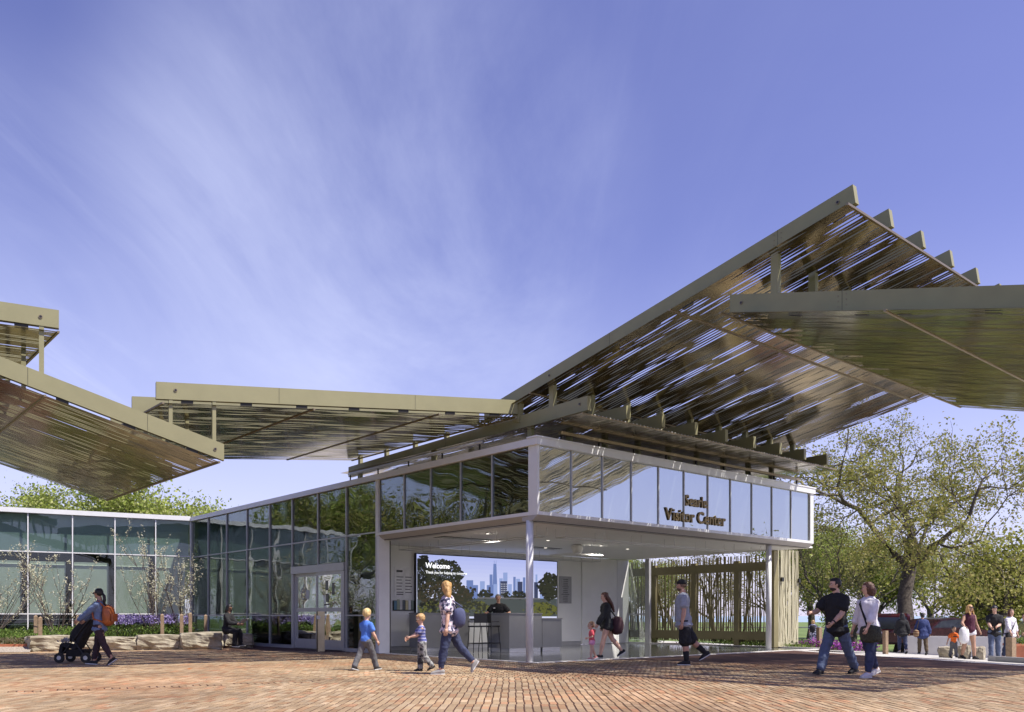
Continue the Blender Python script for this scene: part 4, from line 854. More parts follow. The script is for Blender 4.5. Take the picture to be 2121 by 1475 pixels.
# trees beside the plaza, outside the frame, that the glass reflects
gr_ = 'trees to the left of the plaza mirrored in the glass'
for i, (x, y, k, h) in enumerate(((-34, 26, 0, 11), (-38, 17, 1, 12), (-33, 35, 0, 10), (-44, 27, 2, 13), (-40, 40, 1, 12), (-52, 20, 0, 14), (-30, 10, 3, 8), (-47, 34, 0, 13), (-56, 44, 1, 14), (-60, 30, 0, 15))):
    tree(['park_tree', 'young_leaf_tree', 'twiggy_tree', 'hawthorn_tree'][k], 'tree beyond the left edge, seen only mirrored in the dark glass', (x, y, -.1), None, None, gr_, h / ZT[k], i * 1.3, meshes=protosT[k])
for i, (x, y, k, h) in enumerate(((48, 30, 0, 9), (56, 22, 3, 7), (44, 14, 2, 8), (70, 16, 0, 11))):
    tree(['park_tree', 'young_leaf_tree', 'twiggy_tree', 'hawthorn_tree'][k], 'tree beyond the right edge, seen only mirrored in the lettered glass', (x, y, -1), None, None, 'trees to the right of the plaza mirrored in the glass', h / ZT[k], i * 1.7, meshes=protosT[k])
# serviceberry shrubs
CRM = [(.62, .60, .42), (.70, .68, .52), (.50, .50, .30), (.58, .54, .36)]
def shrub(px, Y, pyt, label, seed, sp=.5):
    r = random.Random(seed); p0 = at(px, 1275, Y); zb = bedz(px, Y); h = EYE + (HY - pyt) * Y / FPX - zb; wood_ = MB(); tips = []
    def st(p, d, ln, rr, lev):
        pts = [p]; n_ = 4
        for i in range(n_): d = (d + Vector((r.gauss(0, .1), r.gauss(0, .1), .05))).normalized(); q = pts[-1] + d * ln / n_; wood_.tube(pts[-1], q, rr * (1 - .2 * i), rr * (1 - .2 * (i + 1)), 4, False); pts.append(q)
        if lev >= 1:
            for _ in range(4 if lev > 1 else 2): tips.append(pts[r.randint(1, 4)] + Vector((r.gauss(0, .03), r.gauss(0, .03), r.gauss(0, .03))))
        if lev < 3:
            for _ in range(4 if lev == 0 else 2):
                i = r.randint(1, 4); st(pts[i], (d + Vector((r.gauss(0, .45), r.gauss(0, .45), r.uniform(0, .4)))).normalized(), ln * r.uniform(.3, .5), rr * .5, lev + 1)
    for k in range(11):
        a = r.random() * 6.283; t_ = r.uniform(.05, sp); st(Vector((math.cos(a) * .06, math.sin(a) * .06, -.05)), Vector((math.cos(a) * t_ * 1.4, math.sin(a) * t_ * 1.4, 1)).normalized(), h * r.uniform(.6, .92), .018, 0)
    b = MB()
    for p in tips:
        for _ in range(2):
            d = Vector((r.gauss(0, 1), r.gauss(0, 1), r.gauss(0, 1))).normalized(); s_ = d.orthogonal().normalized(); sz = r.uniform(.02, .045); b.add([p, p + d * sz * .5 + s_ * sz * .45, p + d * sz, p + d * sz * .5 - s_ * sz * .45], [(0, 1, 2, 3)], r.choice(CRM))
    t = thing('flowering_shrub', label, 'shrub', (p0.x, p0.y, zb), 'bare-stemmed shrubs in pale blossom before the glass wing')
    link('stem', wood_.mesh('stem', mat('shrub_bark', (.11, .085, .07), .9, 0, .25, 12), (0, 0, 0)), t); link('blossom', b.mesh('blossom', flowerm, (0, 0, 0)), t)
shrub(-18, 29.5, 1160, 'pale blossoming shrub cut off by the left edge of the view', 1, .55); shrub(116, 29.0, 1150, 'fullest pale blossoming shrub, left of the walking woman', 2, .55)
shrub(318, 30.5, 1145, 'thin pale blossoming shrub above the left part of the purple flowers', 3, .5); shrub(372, 31.0, 1150, 'pale blossoming shrub beside the corner of the two glass walls', 4, .45)
# ---------------------------------------------------------------- right background
lw = MB(); a = at(1880, 1275, 37.0); b_ = at(2125, 1275, 35.0); a.z = b_.z = 0; d = (b_ - a)
za = gz(a.x, a.y)
lw.box(a + UP * (za - .2), d, Vector((.02, .35, 0)), UP * .95); one('low_wall', lw, M['kerb'], 'low white concrete wall behind the strolling people at right', 'wall', (a.x, a.y, za))
# flower bed at foot of the screens
fb = MB(); pts = [L(12.0, 1.3), L(14.6, 1.25), L(18.5, .6), L(19, 3.4), L(12.8, 9)]
fb.add([(p.x, p.y, gz(p.x, p.y) + .03) for p in pts], [tuple(range(5))]); struct('flower_bed', fb, M['soil'])
def fpt(u0_, u1_, v0_, v1_, h, th=-.1):
    def fn():
        p = L(random.uniform(u0_, u1_), random.uniform(v0_, v1_)); n_ = mnoise.noise(Vector((p.x * 1.5, p.y * 1.5, 3)))
        if n_ < th: return None
        p.z = gz(p.x, p.y) + .04 + random.random() * h * (.6 + n_); return p
    return fn
MG = [(.30, .05, .30), (.40, .08, .38), (.22, .04, .28), (.45, .15, .45)]
o = struct('magenta_flowers', leafcloud(fpt(14.4, 18.6, 1.0, 2.6, .38), 3800, .07, MG, .6, .8), flowerm); o['kind'] = 'stuff'
o = struct('bed_greens', leafcloud(fpt(12.6, 18.6, 1.2, 4.4, .28, -.4), 6000, .09, DG + GC), leafm); o['kind'] = 'stuff'
o = struct('gravel_strip_plants', leafcloud(fpt(12.4, 13.3, .4, 8, .14, .1), 2500, .06, GC), leafm); o['kind'] = 'stuff'
gsp = MB(); pts = [L(12.42, -.05), L(13.6, 1.2), L(13.6, 9.5), L(12.42, 9.5)]; gsp.add([(p.x, p.y, gz(p.x, p.y) + .012) for p in pts], [(0, 1, 2, 3)]); struct('gravel_strip', gsp, M['gravel'])
# kerb line at the end of the plaza
kb = MB(); p = R0 + Vector((-.02, 0, 0)); tdir = Vector((.274, -.962, 0))
for i in range(14):
    q = p + tdir * (-1.0 + i * .9) + RN * .12; kb.box(q + UP * (gz(q.x, q.y) - .06), tdir * .88, RN * .3, UP * .055)
struct('plaza_kerb', kb, M['kerb'])
# boulders, planter, posts at right
boulder('boulder', 'small dark boulder at the feet of the boy in orange', 'boulder', 1944, 1975, 28.6, 28.4, .36, .5, 31, 'boulders beside the strolling family', gz(14.5, 28.5), False); boulder('boulder', 'squarish pale boulder between the boy in orange and the blonde woman', 'boulder', 1983, 2006, 28.0, 27.8, .46, .5, 32, 'boulders beside the strolling family', gz(15, 28), False); boulder('boulder', 'pale boulder right of the blonde woman', 'boulder', 2014, 2038, 27.8, 27.6, .42, .5, 33, 'boulders beside the strolling family', gz(15.4, 27.7), False)
for (px, Y, h, lab) in ((1697, 30, .85, 'wooden post half hidden behind the man in black'), (1797, 31, .85, 'wooden post between the couple in the foreground'), (1834, 31, .86, 'wooden post right of the woman in white with the dark bag'), (2094, 25.6, .74, 'wooden post in front of the woman in white farther back')):
    p = at(px, 1275, Y); post(lab, px, Y, gz(p.x, p.y) - .03, h, .2 if px > 2000 else .14, 'wood', 'square wooden posts near the parking', cap=False)
lb = MB(); a = at(2062, 1275, 24.6); b_ = at(2135, 1275, 23.6); a.z = gz(a.x, a.y); b_.z = gz(b_.x, b_.y); lb.box(a - UP * .03, b_ - a, Vector((.05, .5, 0)), UP * .16); one('granite_kerb', lb, M['grey'], 'dark granite kerb stone at the right edge of the plaza', 'kerb', tuple(a))
pp = at(2112, 1275, 29); pz = gz(pp.x, pp.y); pl = thing('planter', 'square terracotta planter with small plants at the right edge', 'planter', (pp.x, pp.y, pz))
part('pot', MB().rings([[Vector((pp.x + sx * r, pp.y + sy * r, pz + z)) for sx, sy in ((-1, -1), (1, -1), (1, 1), (-1, 1))] for r, z in ((.26, 0), (.34, .5), (.37, .5), (.37, .58), (.3, .58), (.3, .5))]), M['terra'], pl)
part('plants', leafcloud(lambda: Vector((pp.x + random.gauss(0, .15), pp.y + random.gauss(0, .15), pz + .52 + random.random() * .2)), 300, .1, GC), leafm, pl)
# parked cars
carred = mat('red_car_paint', (.09, .010, .012), .25, .3, .05, 3); cardark = mat('maroon_car_paint', (.045, .010, .012), .22, .3, .05, 3); tyre = mat('tyre', (.02, .02, .02), .8); carglass = mat('car_glass', (.02, .025, .03), .08, 0, .1, 2, spec=.8); lampred = mat('tail_lamp', (.5, .02, .015), .2)
def car(nm, label, loc, ang, prof, glassp, m, wd=1.8, ln=4.6, wr=.34, wx=(.85, 3.7), rear=True):
    loc = Vector(loc); t = thing(nm, label, 'car', loc, 'cars parked behind the low wall'); X = Vector((math.cos(ang), math.sin(ang), 0)); Y = Vector((-X.y, X.x, 0))
    P = lambda x, y, z: loc + X * x + Y * y + UP * z
    def shell(pr, w0, tuck):
        R = []
        for (yy, k) in ((-w0 / 2, 1), (-w0 / 2 + .12, 0), (w0 / 2 - .12, 0), (w0 / 2, 1)): R.append([P(x, yy * (1 - tuck * max(0, z - .95)), z - .05 * k * (z > 1)) for x, z in pr])
        b = MB(); b.rings(R); return b
    part('body', shell(prof, wd, .12), m, t, False)
    for s in (-1, 1):
        g_ = MB(); g_.add([P(x, s * (wd / 2 * (1 - .12 * max(0, z - .95)) + .006), z) for x, z in glassp], [tuple(range(len(glassp)))]); part('side_window', g_, carglass, t)
    rx = min(x for x, z in prof); 
    if rear:
        g_ = MB(); zt_ = max(z for x, z in prof) - .12; g_.box(P(-.02, -wd * .38, 1.08), Y * wd * .76, X * .05, UP * (zt_ - 1.14) + X * .1); part('rear_window', g_, carglass, t)
        for s in (-1, 1): part('tail_light', MB().cbox(P(.0, s * (wd / 2 - .12), .98), X * .03, Y * .1, UP * .14), lampred, t)
        part('number_plate', MB().cbox(P(-.02, 0, .72), X * .015, Y * .24, UP * .06), M['white'], t); part('bumper', MB().cbox(P(-.02, 0, .5), X * .08, Y * wd * .48, UP * .1), M['dark'], t)
    for x in wx:
        for s in (-1, 1):
            w_ = part('wheel', MB().tube(P(x, s * (wd / 2 - .2), wr), P(x, s * (wd / 2 + .01), wr), wr, n=20), tyre, t); part('rim', MB().tube(P(x, s * (wd / 2 + .012), wr), P(x, s * (wd / 2 + .02), wr), wr * .6, n=14), M['alu'], w_)
p = at(1845, 1275, 40.5); suv = [(.0, .35), (.02, 1.0), (.12, 1.72), (.4, 1.82), (2.9, 1.8), (3.7, 1.15), (4.7, 1.02), (4.8, .6), (4.75, .35)]
car('parked_car', 'red estate car parked with its dark rear window towards the plaza', (p.x, p.y, gz(p.x, p.y)), math.radians(68), suv, [(.3, 1.12), (.35, 1.62), (2.8, 1.64), (3.4, 1.14)], carred, 1.85)
p = at(1872, 1275, 38.6); sed = [(.0, .35), (.0, .8), (.5, .98), (1.3, 1.42), (2.3, 1.5), (2.9, 1.4), (3.6, 1.0), (4.5, .85), (4.65, .6), (4.65, .35)]
car('parked_car', 'dark maroon saloon car with a long sloping windscreen behind the women in coats', (p.x, p.y, gz(p.x, p.y) + .1), math.radians(22), sed, [(.8, 1.04), (1.35, 1.34), (2.3, 1.41), (2.85, 1.33), (3.3, 1.04)], cardark, 1.8, rear=False)
p = at(1958, 1275, 150.); car('parked_car', 'small pale car on the far lakeside road', (p.x, p.y, -.95), 0, sed, [(.8, 1.04), (1.35, 1.34), (2.3, 1.41), (2.85, 1.33), (3.3, 1.04)], M['alu'], 1.8, rear=False)
rd = MB(); rd.add([(-200, 146, -.93), (400, 146, -.93), (400, 153, -.93), (-200, 153, -.93)], [(0, 1, 2, 3)]); struct('lakeside_road', rd, M['asphalt'])
# brick building mirrored in the left glass
bb = thing('brick_building', 'low brick building left of the plaza, seen only mirrored in the dark glass', 'building', (-44, 30, 0)); part('wall', MB().box((-62, 50, -.1), (12, 22, 0), (-4, 2, 0), (0, 0, 9)), mat('brick_wall', (.22, .12, .08), .9, 0, .2, 2), bb)
for i in range(5): part('window', MB().box((-59.9 + i * 2.2, 53.6 + i * 4.03, 3), (.8, 1.47, 0), (.06, -.03, 0), (0, 0, 2.2)), carglass, bb)

for i, (px, py, c) in enumerate(((391, 1388, (.55, .16, .02)), (640, 1432, (.25, .14, .05)), (1255, 1440, (.2, .13, .06)), (1490, 1455, (.3, .2, .08)), (140, 1452, (.22, .12, .05)))):
    Y = EYE * FPX / (py - HY); p = at(px, 1275, Y); p.z = .012; b = MB(); b.add([p + Vector(q) for q in ((-.07, 0, 0), (-.03, .03, .012), (.03, .035, .008), (.075, 0, .018), (.03, -.03, .006), (-.03, -.025, .01), (0, 0, .02))], [(0, 6, 1), (1, 6, 2), (2, 6, 3), (3, 6, 4), (4, 6, 5), (5, 6, 0)], c)
    one('fallen_leaf', b, leafm, ['small orange leaf lying on the sunlit bricks at left', 'dry brown leaf on the bricks left of the boys', 'dry brown leaf on the bricks in front of the column', 'tan dry leaf on the bricks in the right foreground', 'dry leaf near the lower left corner'][i], 'leaf', tuple(p))
# ---------------------------------------------------------------- people
DG_ = None
def bake_remesh(mb, vox, name, smooth=3, disp=0., seed=0, decim=None):
    me = mb.mesh('tmp', M['white']); bm = bmesh.new(); bm.from_mesh(me); bmesh.ops.recalc_face_normals(bm, faces=bm.faces); bm.to_mesh(me); bm.free()
    o = bpy.data.objects.new('tmp', me); col.objects.link(o)
    m = o.modifiers.new('r', 'REMESH'); m.mode = 'VOXEL'; m.voxel_size = vox; m.use_smooth_shade = True
    m = o.modifiers.new('s', 'SMOOTH'); m.factor = .5; m.iterations = smooth
    if disp:
        tx = bpy.data.textures.get('folds') or bpy.data.textures.new('folds', 'CLOUDS'); tx.noise_scale = .085; tx.noise_depth = 2
        m = o.modifiers.new('d', 'DISPLACE'); m.texture = tx; m.strength = disp; m.mid_level = .5; m.texture_coords = 'LOCAL'
    r = bpy.data.meshes.new_from_object(o.evaluated_get(bpy.context.evaluated_depsgraph_get())); r.name = name
    bpy.data.objects.remove(o); bpy.data.meshes.remove(me); r.polygons.foreach_set('use_smooth', [True] * len(r.polygons)); r.update(); return r
def ringv(c, x, y, rx, ry, n=14): return [c + x * (math.cos(6.28318 * i / n) * rx) + y * (math.sin(6.28318 * i / n) * ry) for i in range(n)]
def loft(mb, st, x, cap=True):               # st: (centre, rx, ry); x = side axis
    R = []
    for i, (c, rx, ry) in enumerate(st):
        a = st[max(0, i - 1)][0]; b = st[min(len(st) - 1, i + 1)][0]; d = (b - a).normalized(); xx = (x - d * x.dot(d)); xx = xx.normalized() if xx.length > .05 else d.orthogonal().normalized(); yy = d.cross(xx).normalized(); R.append(ringv(c, xx, yy, rx, ry))
    if cap:
        c, rx, ry = st[0]; d = (st[0][0] - st[1][0]).normalized(); R.insert(0, [p.lerp(c, .45) + d * min(rx, ry) * .55 for p in R[0]])
        c, rx, ry = st[-1]; d = (st[-1][0] - st[-2][0]).normalized(); R.append([p.lerp(c, .45) + d * min(rx, ry) * .55 for p in R[-1]])
    mb.rings(R)
def limb(mb, a, b, r, x, k=1., e=0.):            # r = radii list evenly spaced from a to b
    n = len(r) - 1; loft(mb, [(a.lerp(b, i / n), r[i] * k + e, r[i] * k * 1.04 + e) for i in range(n + 1)], x)
def ell(mb, c, rx, ry, rz, R3=None, n=14, m=9):
    R3 = R3 or Matrix.Identity(3); Rg = []
    for j in range(1, m):
        t = math.pi * j / m; Rg.append([c + R3 @ Vector((math.cos(6.28318 * i / n) * rx * math.sin(t), math.sin(6.28318 * i / n) * ry * math.sin(t), -math.cos(t) * rz)) for i in range(n)])
    mb.rings(Rg)
def ik(s, h, a, b, pole):
    d = h - s; L_ = min(d.length, (a + b) * .998); d.normalize(); k = (a * a + L_ * L_ - b * b) / (2 * L_); r = math.sqrt(max(0, a * a - k * k)); p = (pole - d * pole.dot(d)).normalized()
    e = s + d * k + p * r; return e, s + d * L_
SKIN = dict(fair=(.62, .38, .27), tan=(.45, .26, .17), ruddy=(.52, .29, .20), brown=(.22, .12, .075))
def person(label, loc, yaw, H=1.7, sex='m', build=1., hh=.132, skin='fair', legs=((18, 8), (-16, 22)), arms=None, lean=3, head=(0, 0), top=None, bottom=None, shoe=None, hair=None, sit=None, vox=.013, feet=(0, -25), group='people walking across the plaza', bare_feet=False, zoff=0., absspread=.0):
    """legs: (thigh forward angle, knee flex) left,right; arms: wrist targets in body fractions; yaw: heading in degrees, 0 = +X world"""
    t = thing('person', label, 'person', loc, group); f = math.radians(yaw - 90); t.rotation_euler = (0, 0, f); org = Vector(); ORG[t.name] = Vector()
    kx = (1 - hh) / .868; X, Y, Z = Vector((1, 0, 0)), Vector((0, 1, 0)), UP; w = build; fem = sex == 'f'; chd = hh > .15
    sk = mat('skin_' + skin, SKIN[skin], .55, 0, .08, 12, .05, 90)
    hipw, shw = (.052 if fem else .048) * H * w ** .3, (.094 if fem else .112) * H * (.93 if chd else 1) * w ** .3
    tl, sl_ = .245 * H * kx, .235 * H * kx; fh = .045 * H * kx
    pel = Vector((0, 0, 0)); lean_ = math.radians(lean); sp = lambda z, y=0: Vector((0, math.sin(lean_) * z * H * kx + y * H, math.cos(lean_) * z * H * kx))
    J = {}
    for s, i in ((-1, 0), (1, 1)):
        a, k = [math.radians(q) for q in legs[i]]; hp = Vector((s * hipw, 0, 0)); ab = absspread + (.03 if sit is None else .06)
        kn = hp + Vector((s * ab, math.sin(a), -math.cos(a))).normalized() * tl; an = kn + Vector((0, math.sin(a - k), -math.cos(a - k))) * sl_
        J[s] = [hp, kn, an, math.radians(feet[i])]
    low = min(J[s][2].z - fh * math.cos(J[s][3]) + min(0, math.sin(J[s][3])) * .06 * H * 1.2 for s in (-1, 1))
    pel = Vector((0, 0, (-low if sit is None else sit + .085 * H * w ** .5))); pel.z += zoff
    for s in J: J[s][:3] = [q + pel for q in J[s][:3]]
    S_ = lambda z, y=0: pel + sp(z, y)
    if sit is None:   # centre over the feet
        my = (J[-1][2].y + J[1][2].y) / 2
    # torso stations: (height above pelvis, rx, ry, y)
    bz = [(-.055, .062, .055, 0), (-.02, .092, .066, -.006), (.02, .098 if fem else .092, .068, -.008), (.085, .080 if fem else .088, .058, .0), (.15, .078 if fem else .092, .056, .002), (.21, .088 if fem else .10, .066, .004), (.26, .092 if fem else .108, .062, -.004), (.295, .082 if fem else .10, .048, -.01), (.318, .045, .036, -.012)]
    if chd: bz = [(z, rx * .88, ry * 1.05, y) for z, rx, ry, y in bz]
    if w > 1.1: bz = [(z, rx, ry * (1 + (w - 1) * (1.3 if .0 < z < .16 else .3)), y + (.02 * (w - 1) * 4 if .0 < z < .18 else 0)) for z, rx, ry, y in bz]
    tor = lambda mb, z0, z1, e=0., k=1.: loft(mb, [(S_(z, y), (rx * w * H * k + e), (ry * w * H * k + e)) for z, rx, ry, y in bz if z0 <= z <= z1], X)
    nb = S_(.315, -.008); ht = .13 * H if not chd else hh * H; hd_rot = Euler((math.radians(head[1]), 0, math.radians(head[0]))).to_matrix(); hc = nb + Vector((0, .018 * H, .035 * H * kx)) + UP * ht * .5
    body = MB(); tor(body, -.1, .4)
    loft(body, [(nb - UP * .02 * H, .036 * H * w ** .5, .036 * H * w ** .5), (nb + Vector((0, .008, .05 * H)), .030 * H * w ** .5, .033 * H * w ** .5)], X)
    hr = ht / 2
    ell(body, hc + UP * hr * .16, hr * .68, hr * .84, hr * .84, hd_rot)
    ell(body, hc + hd_rot @ Vector((0, hr * .16, -hr * .42)), hr * .52, hr * .58, hr * .56, hd_rot)
    ell(body, hc + hd_rot @ Vector((0, hr * .62, -hr * .80)), hr * .22, hr * .16, hr * .14, hd_rot)
    body.rings([ringv(hc + hd_rot @ Vector((0, hr * y, hr * z)), hd_rot @ X, hd_rot @ Z, hr * r, hr * r * 1.3, 8) for y, z, r in ((.60, -.02, .10), (.84, -.16, .14), (1.0, -.24, .10))])
    for s in (-1, 1): ell(body, hc + hd_rot @ Vector((s * hr * .70, -hr * .04, -hr * .02)), hr * .07, hr * .15, hr * .24, hd_rot, 8, 6)
    sh = {}
    AR = arms or ((-.15, .10, .50), (.15, -.04, .50)); ua, fa = .165 * H * kx, .145 * H * kx; HM = MB()
    for s, i in ((-1, 0), (1, 1)):
        sp_ = S_(.275, -.006) + X * s * shw * .93; tg = Vector(AR[i][:3]) * H; tg.z += pel.z - .53 * H * kx if sit is not None else (pel.z - .53 * H * kx) * 1
        pole = Vector(AR[i][3]) if len(AR[i]) > 3 else Vector((s * .35, -1, -.25)); el, wr = ik(sp_, tg, ua, fa, pole); sh[s] = (sp_, el, wr)
        k_ = w ** .6 * (.86 if fem else 1); limb(body, sp_, el, [.036 * H * k_, .033 * H * k_, .027 * H * k_, .024 * H * k_], Y); limb(body, el, wr, [.0245 * H * k_, .0265 * H * k_, .020 * H * k_, .0155 * H * k_], Y)
        # hand: palm and five separate curled fingers
        d = (wr - el).normalized(); sd = (X * s if abs(d.dot(X)) < .8 else Y).copy(); pn = d.cross(Y if abs(d.z) > .5 else Z).normalized() * (s if abs(d.z) > .5 else -1)
        if pn.dot(-X * s) < 0 and abs(d.z) > .5: pn = -pn
        wd_ = d.cross(pn).normalized(); u_ = H / 1.7 if not chd else H / 1.5
        if wd_.dot(Y if abs(d.z) > .5 else Z) < 0: wd_ = -wd_
        pc_ = wr + d * .085 * u_; HM.rings([ringv(wr - d * .01, wd_, pn, .024 * u_, .019 * u_, 8), ringv(wr + d * .03 * u_, wd_, pn, .034 * u_, .016 * u_, 8), ringv(pc_, wd_, pn, .038 * u_, .013 * u_, 8)])
        for q, (o_, ln_) in enumerate(((.028, .060), (.010, .068), (-.009, .064), (-.027, .050))):
            b0 = pc_ + wd_ * o_ * u_ - d * .008 * u_; c1v = (d + pn * .35).normalized(); c2v = (d * .5 + pn).normalized(); m1 = b0 + c1v * ln_ * .55 * u_; m2 = m1 + c2v * ln_ * .5 * u_
            HM.rings([ringv(b0, wd_, pn, .0088 * u_, .0088 * u_, 6), ringv(m1, wd_, c2v.cross(wd_), .0082 * u_, .0082 * u_, 6), ringv(m2, wd_, c2v.cross(wd_), .0062 * u_, .0062 * u_, 6)])
        tb0 = wr + d * .025 * u_ + wd_ * .024 * u_; tv_ = (d * .75 + wd_ * .7 + pn * .35).normalized(); tm = tb0 + tv_ * .04 * u_; te = tm + (d + pn * .4).normalized() * .028 * u_
        HM.rings([ringv(tb0, pn, d, .011 * u_, .011 * u_, 6), ringv(tm, pn, wd_, .0095 * u_, .0095 * u_, 6), ringv(te, pn, wd_, .007 * u_, .007 * u_, 6)])
    kl = w ** .7 * (1.06 if fem else 1)
    for s in (-1, 1):
        hp, kn, an, ft = J[s]; limb(body, hp, kn, [.054 * H * kl, .050 * H * kl, .041 * H * kl, .033 * H * kl], X); limb(body, kn, an, [.033 * H * kl, .036 * H * kl, .028 * H * kl, .020 * H * kl], X)
        fd = Vector((0, math.cos(ft), math.sin(ft))); fu = Vector((0, -math.sin(ft), math.cos(ft))); loft(body, [(an - fd * .02 * H - fu * .02 * H, .02 * H, .022 * H), (an + fd * .03 * H - fu * .022 * H, .024 * H, .02 * H), (an + fd * .09 * H - fu * .033 * H, .022 * H, .010 * H)], X)
    bm_ = bake_remesh(body, vox, 'body', 2); hm = HM.mesh('h', sk); bm = bmesh.new(); bm.from_mesh(bm_); bm.from_mesh(hm); bm.to_mesh(bm_); bm.free(); bm_.materials.clear(); bm_.materials.append(sk); bm_.polygons.foreach_set('use_smooth', [True] * len(bm_.polygons)); link('body', bm_, t)
    G = dict(t=t, H=H, S=S_, J=J, sh=sh, hc=hc, hr=hr, R=hd_rot, X=X, Y=Y, nb=nb, pel=pel, w=w, vox=vox)
    def cloth(name, mb, m, vx=None, disp=.018, sm_=2):
        me = bake_remesh(mb, vx or vox, name, sm_, disp * H / 1.7); me.materials.clear(); me.materials.append(m); return link(name, me, t)
    G['cloth'] = cloth
    # garments
    if bottom:
        kind, mt = bottom[0], bottom[1]; mb = MB(); ez = bottom[2] if len(bottom) > 2 else .008
        tor(mb, -.1, .06, ez * .8)
        for s in (-1, 1):
            hp, kn, an, ft = J[s]; r1 = [.054, .050, .043, .037] 
            limb(mb, hp, kn if kind != 'shorts_short' else hp.lerp(kn, .28), [q * H * kl + ez for q in (r1 if kind != 'shorts_short' else [.056, .056, .057, .058])], X)
            if kind == 'long': limb(mb, kn, kn.lerp(an, .97), [.037 * H * kl + ez, (.037) * H * kl + ez * 1.1, .031 * H * kl + ez * 1.4, .027 * H * kl + ez * 1.8], X)
            elif kind == 'slim': limb(mb, kn, kn.lerp(an, .9), [.036 * H * kl + ez, .0375 * H * kl + ez, .030 * H * kl + ez, .0235 * H * kl + ez], X)
            elif kind == 'shorts': limb(mb, hp.lerp(kn, .4), kn.lerp(an, .08), [.052 * H * kl + ez * 1.5, .050 * H * kl + ez * 2, .050 * H * kl + ez * 2.4], X)
        cloth({'long': 'trousers', 'slim': 'trousers', 'shorts': 'shorts', 'shorts_short': 'shorts'}[kind], mb, mt, disp=.032, sm_=1)
    if top:
        slv, mt = top[0], top[1]; ez = top[2] if len(top) > 2 else .012; hem = top[3] if len(top) > 3 else -.02; mb = MB()
        tor(mb, hem - .001, .30, ez)
        if hem <= -.05:
            loft(mb, [(S_(-.02), .10 * w * H + ez, .075 * w * H + ez), (S_(hem), .112 * w * H + ez, .088 * w * H + ez)], X)
        if slv != 'tank': loft(mb, [(S_(.285, -.006), .095 * w ** .5 * H * (.9 if fem else 1.05), .045 * H), (S_(.318, -.008), .042 * H, .040 * H)], X)
        else:
            for s in (-1, 1): mb.tube(S_(.26, .02) + X * s * .05 * H, S_(.312, 0) + X * s * .045 * H, .014 * H, n=6)
        for s in (-1, 1):
            a, e, wr = sh[s]; k_ = w ** .6
            if slv == 'short': limb(mb, a - X * s * .01, a.lerp(e, .68), [.040 * H * k_ + ez * .5, .038 * H * k_ + ez * .8, .037 * H * k_ + ez * 1.1], Y)
            elif slv == 'mid': limb(mb, a - X * s * .01, e, [.039 * H * k_ + ez * .4, .034 * H * k_ + ez * .6, .029 * H * k_ + ez], Y); limb(mb, e, e.lerp(wr, .45), [.029 * H * k_ + ez, .027 * H * k_ + ez, .026 * H * k_ + ez], Y)
            elif slv == 'long': limb(mb, a - X * s * .01, e, [.039 * H * k_ + ez * .5, .034 * H * k_ + ez * .8, .029 * H * k_ + ez], Y); limb(mb, e, e.lerp(wr, .96), [.029 * H * k_ + ez, .027 * H * k_ + ez, .020 * H * k_ + ez], Y)
            elif slv == 'cap': limb(mb, a - X * s * .01, a.lerp(e, .3), [.040 * H * k_ + ez * .5, .040 * H * k_ + ez, .040 * H * k_ + ez * 1.2], Y)
        cloth('jacket' if slv == 'long' and ez > .018 else 'shirt', mb, mt, disp=.034, sm_=1)
    if shoe:
        for s in (-1, 1):
            hp, kn, an, ft = J[s]; fd = Vector((0, math.cos(ft), math.sin(ft))); fu = Vector((0, -math.sin(ft), math.cos(ft))); mb = MB(); b0 = an - fu * fh
            loft(mb, [(b0 - fd * .035 * H + fu * .026 * H, .018 * H, .024 * H), (b0 - fd * .01 * H + fu * .032 * H, .024 * H, .032 * H), (b0 + fd * .03 * H + fu * .027 * H, .026 * H, .027 * H), (b0 + fd * .07 * H + fu * .018 * H, .029 * H, .018 * H), (b0 + fd * .10 * H + fu * .014 * H, .022 * H, .012 * H)], X)
            sh_ = cloth('shoe', mb, shoe[0], vx=.009, disp=0)
            so_ = MB(); so_.rings([[b0 + fd * y * H + X * x * H + fu * z for x, y in ((-.016, -.045), (.016, -.045), (.025, -.01), (.024, .03), (.03, .07), (.02, .108), (-.02, .108), (-.03, .07), (-.024, .03), (-.025, -.01))] for z in (-.002, .016)]); o = link('sole', so_.mesh('sole', shoe[1]), t); o.parent = sh_
    if hair:
        kd, mt = hair[0], hair[1]; mb = MB(); P = lambda x, y, z: hc + hd_rot @ Vector((x * hr, y * hr, z * hr))
        ell(mb, P(0, -.14, .30), hr * .80, hr * .90, hr * .84, hd_rot)
        if kd in ('short', 'buzz'): pass
        if kd == 'short': ell(mb, P(0, -.30, .02), hr * .76, hr * .66, hr * .62, hd_rot); ell(mb, P(0, .42, .72), hr * .5, hr * .35, hr * .25, hd_rot)
        if kd == 'bob': loft(mb, [(P(0, -.2, .5), hr * .86, hr * .84), (P(0, -.32, 0), hr * .98, hr * .78), (P(0, -.40, -.5), hr * 1.08, hr * .72), (P(0, -.44, -.98), hr * 1.02, hr * .62)], X)
        if kd == 'long': loft(mb, [(P(0, -.2, .5), hr * .90, hr * .88), (P(0, -.36, 0), hr * 1.0, hr * .78), (P(0, -.55, -.7), hr * 1.02, hr * .66), (P(0, -.75, -1.5), hr * 1.0, hr * .52), (P(0, -.85, -2.15), hr * .8, hr * .36)], X)
        if kd == 'verylong': loft(mb, [(P(0, -.2, .5), hr * .82, hr * .80), (P(0, -.36, 0), hr * .90, hr * .66), (P(0, -.85, -1.1), hr * .86, hr * .56), (P(0, -1.35, -2.3), hr * .80, hr * .42), (P(0, -1.5, -3.9), hr * .4, hr * .24)], X)
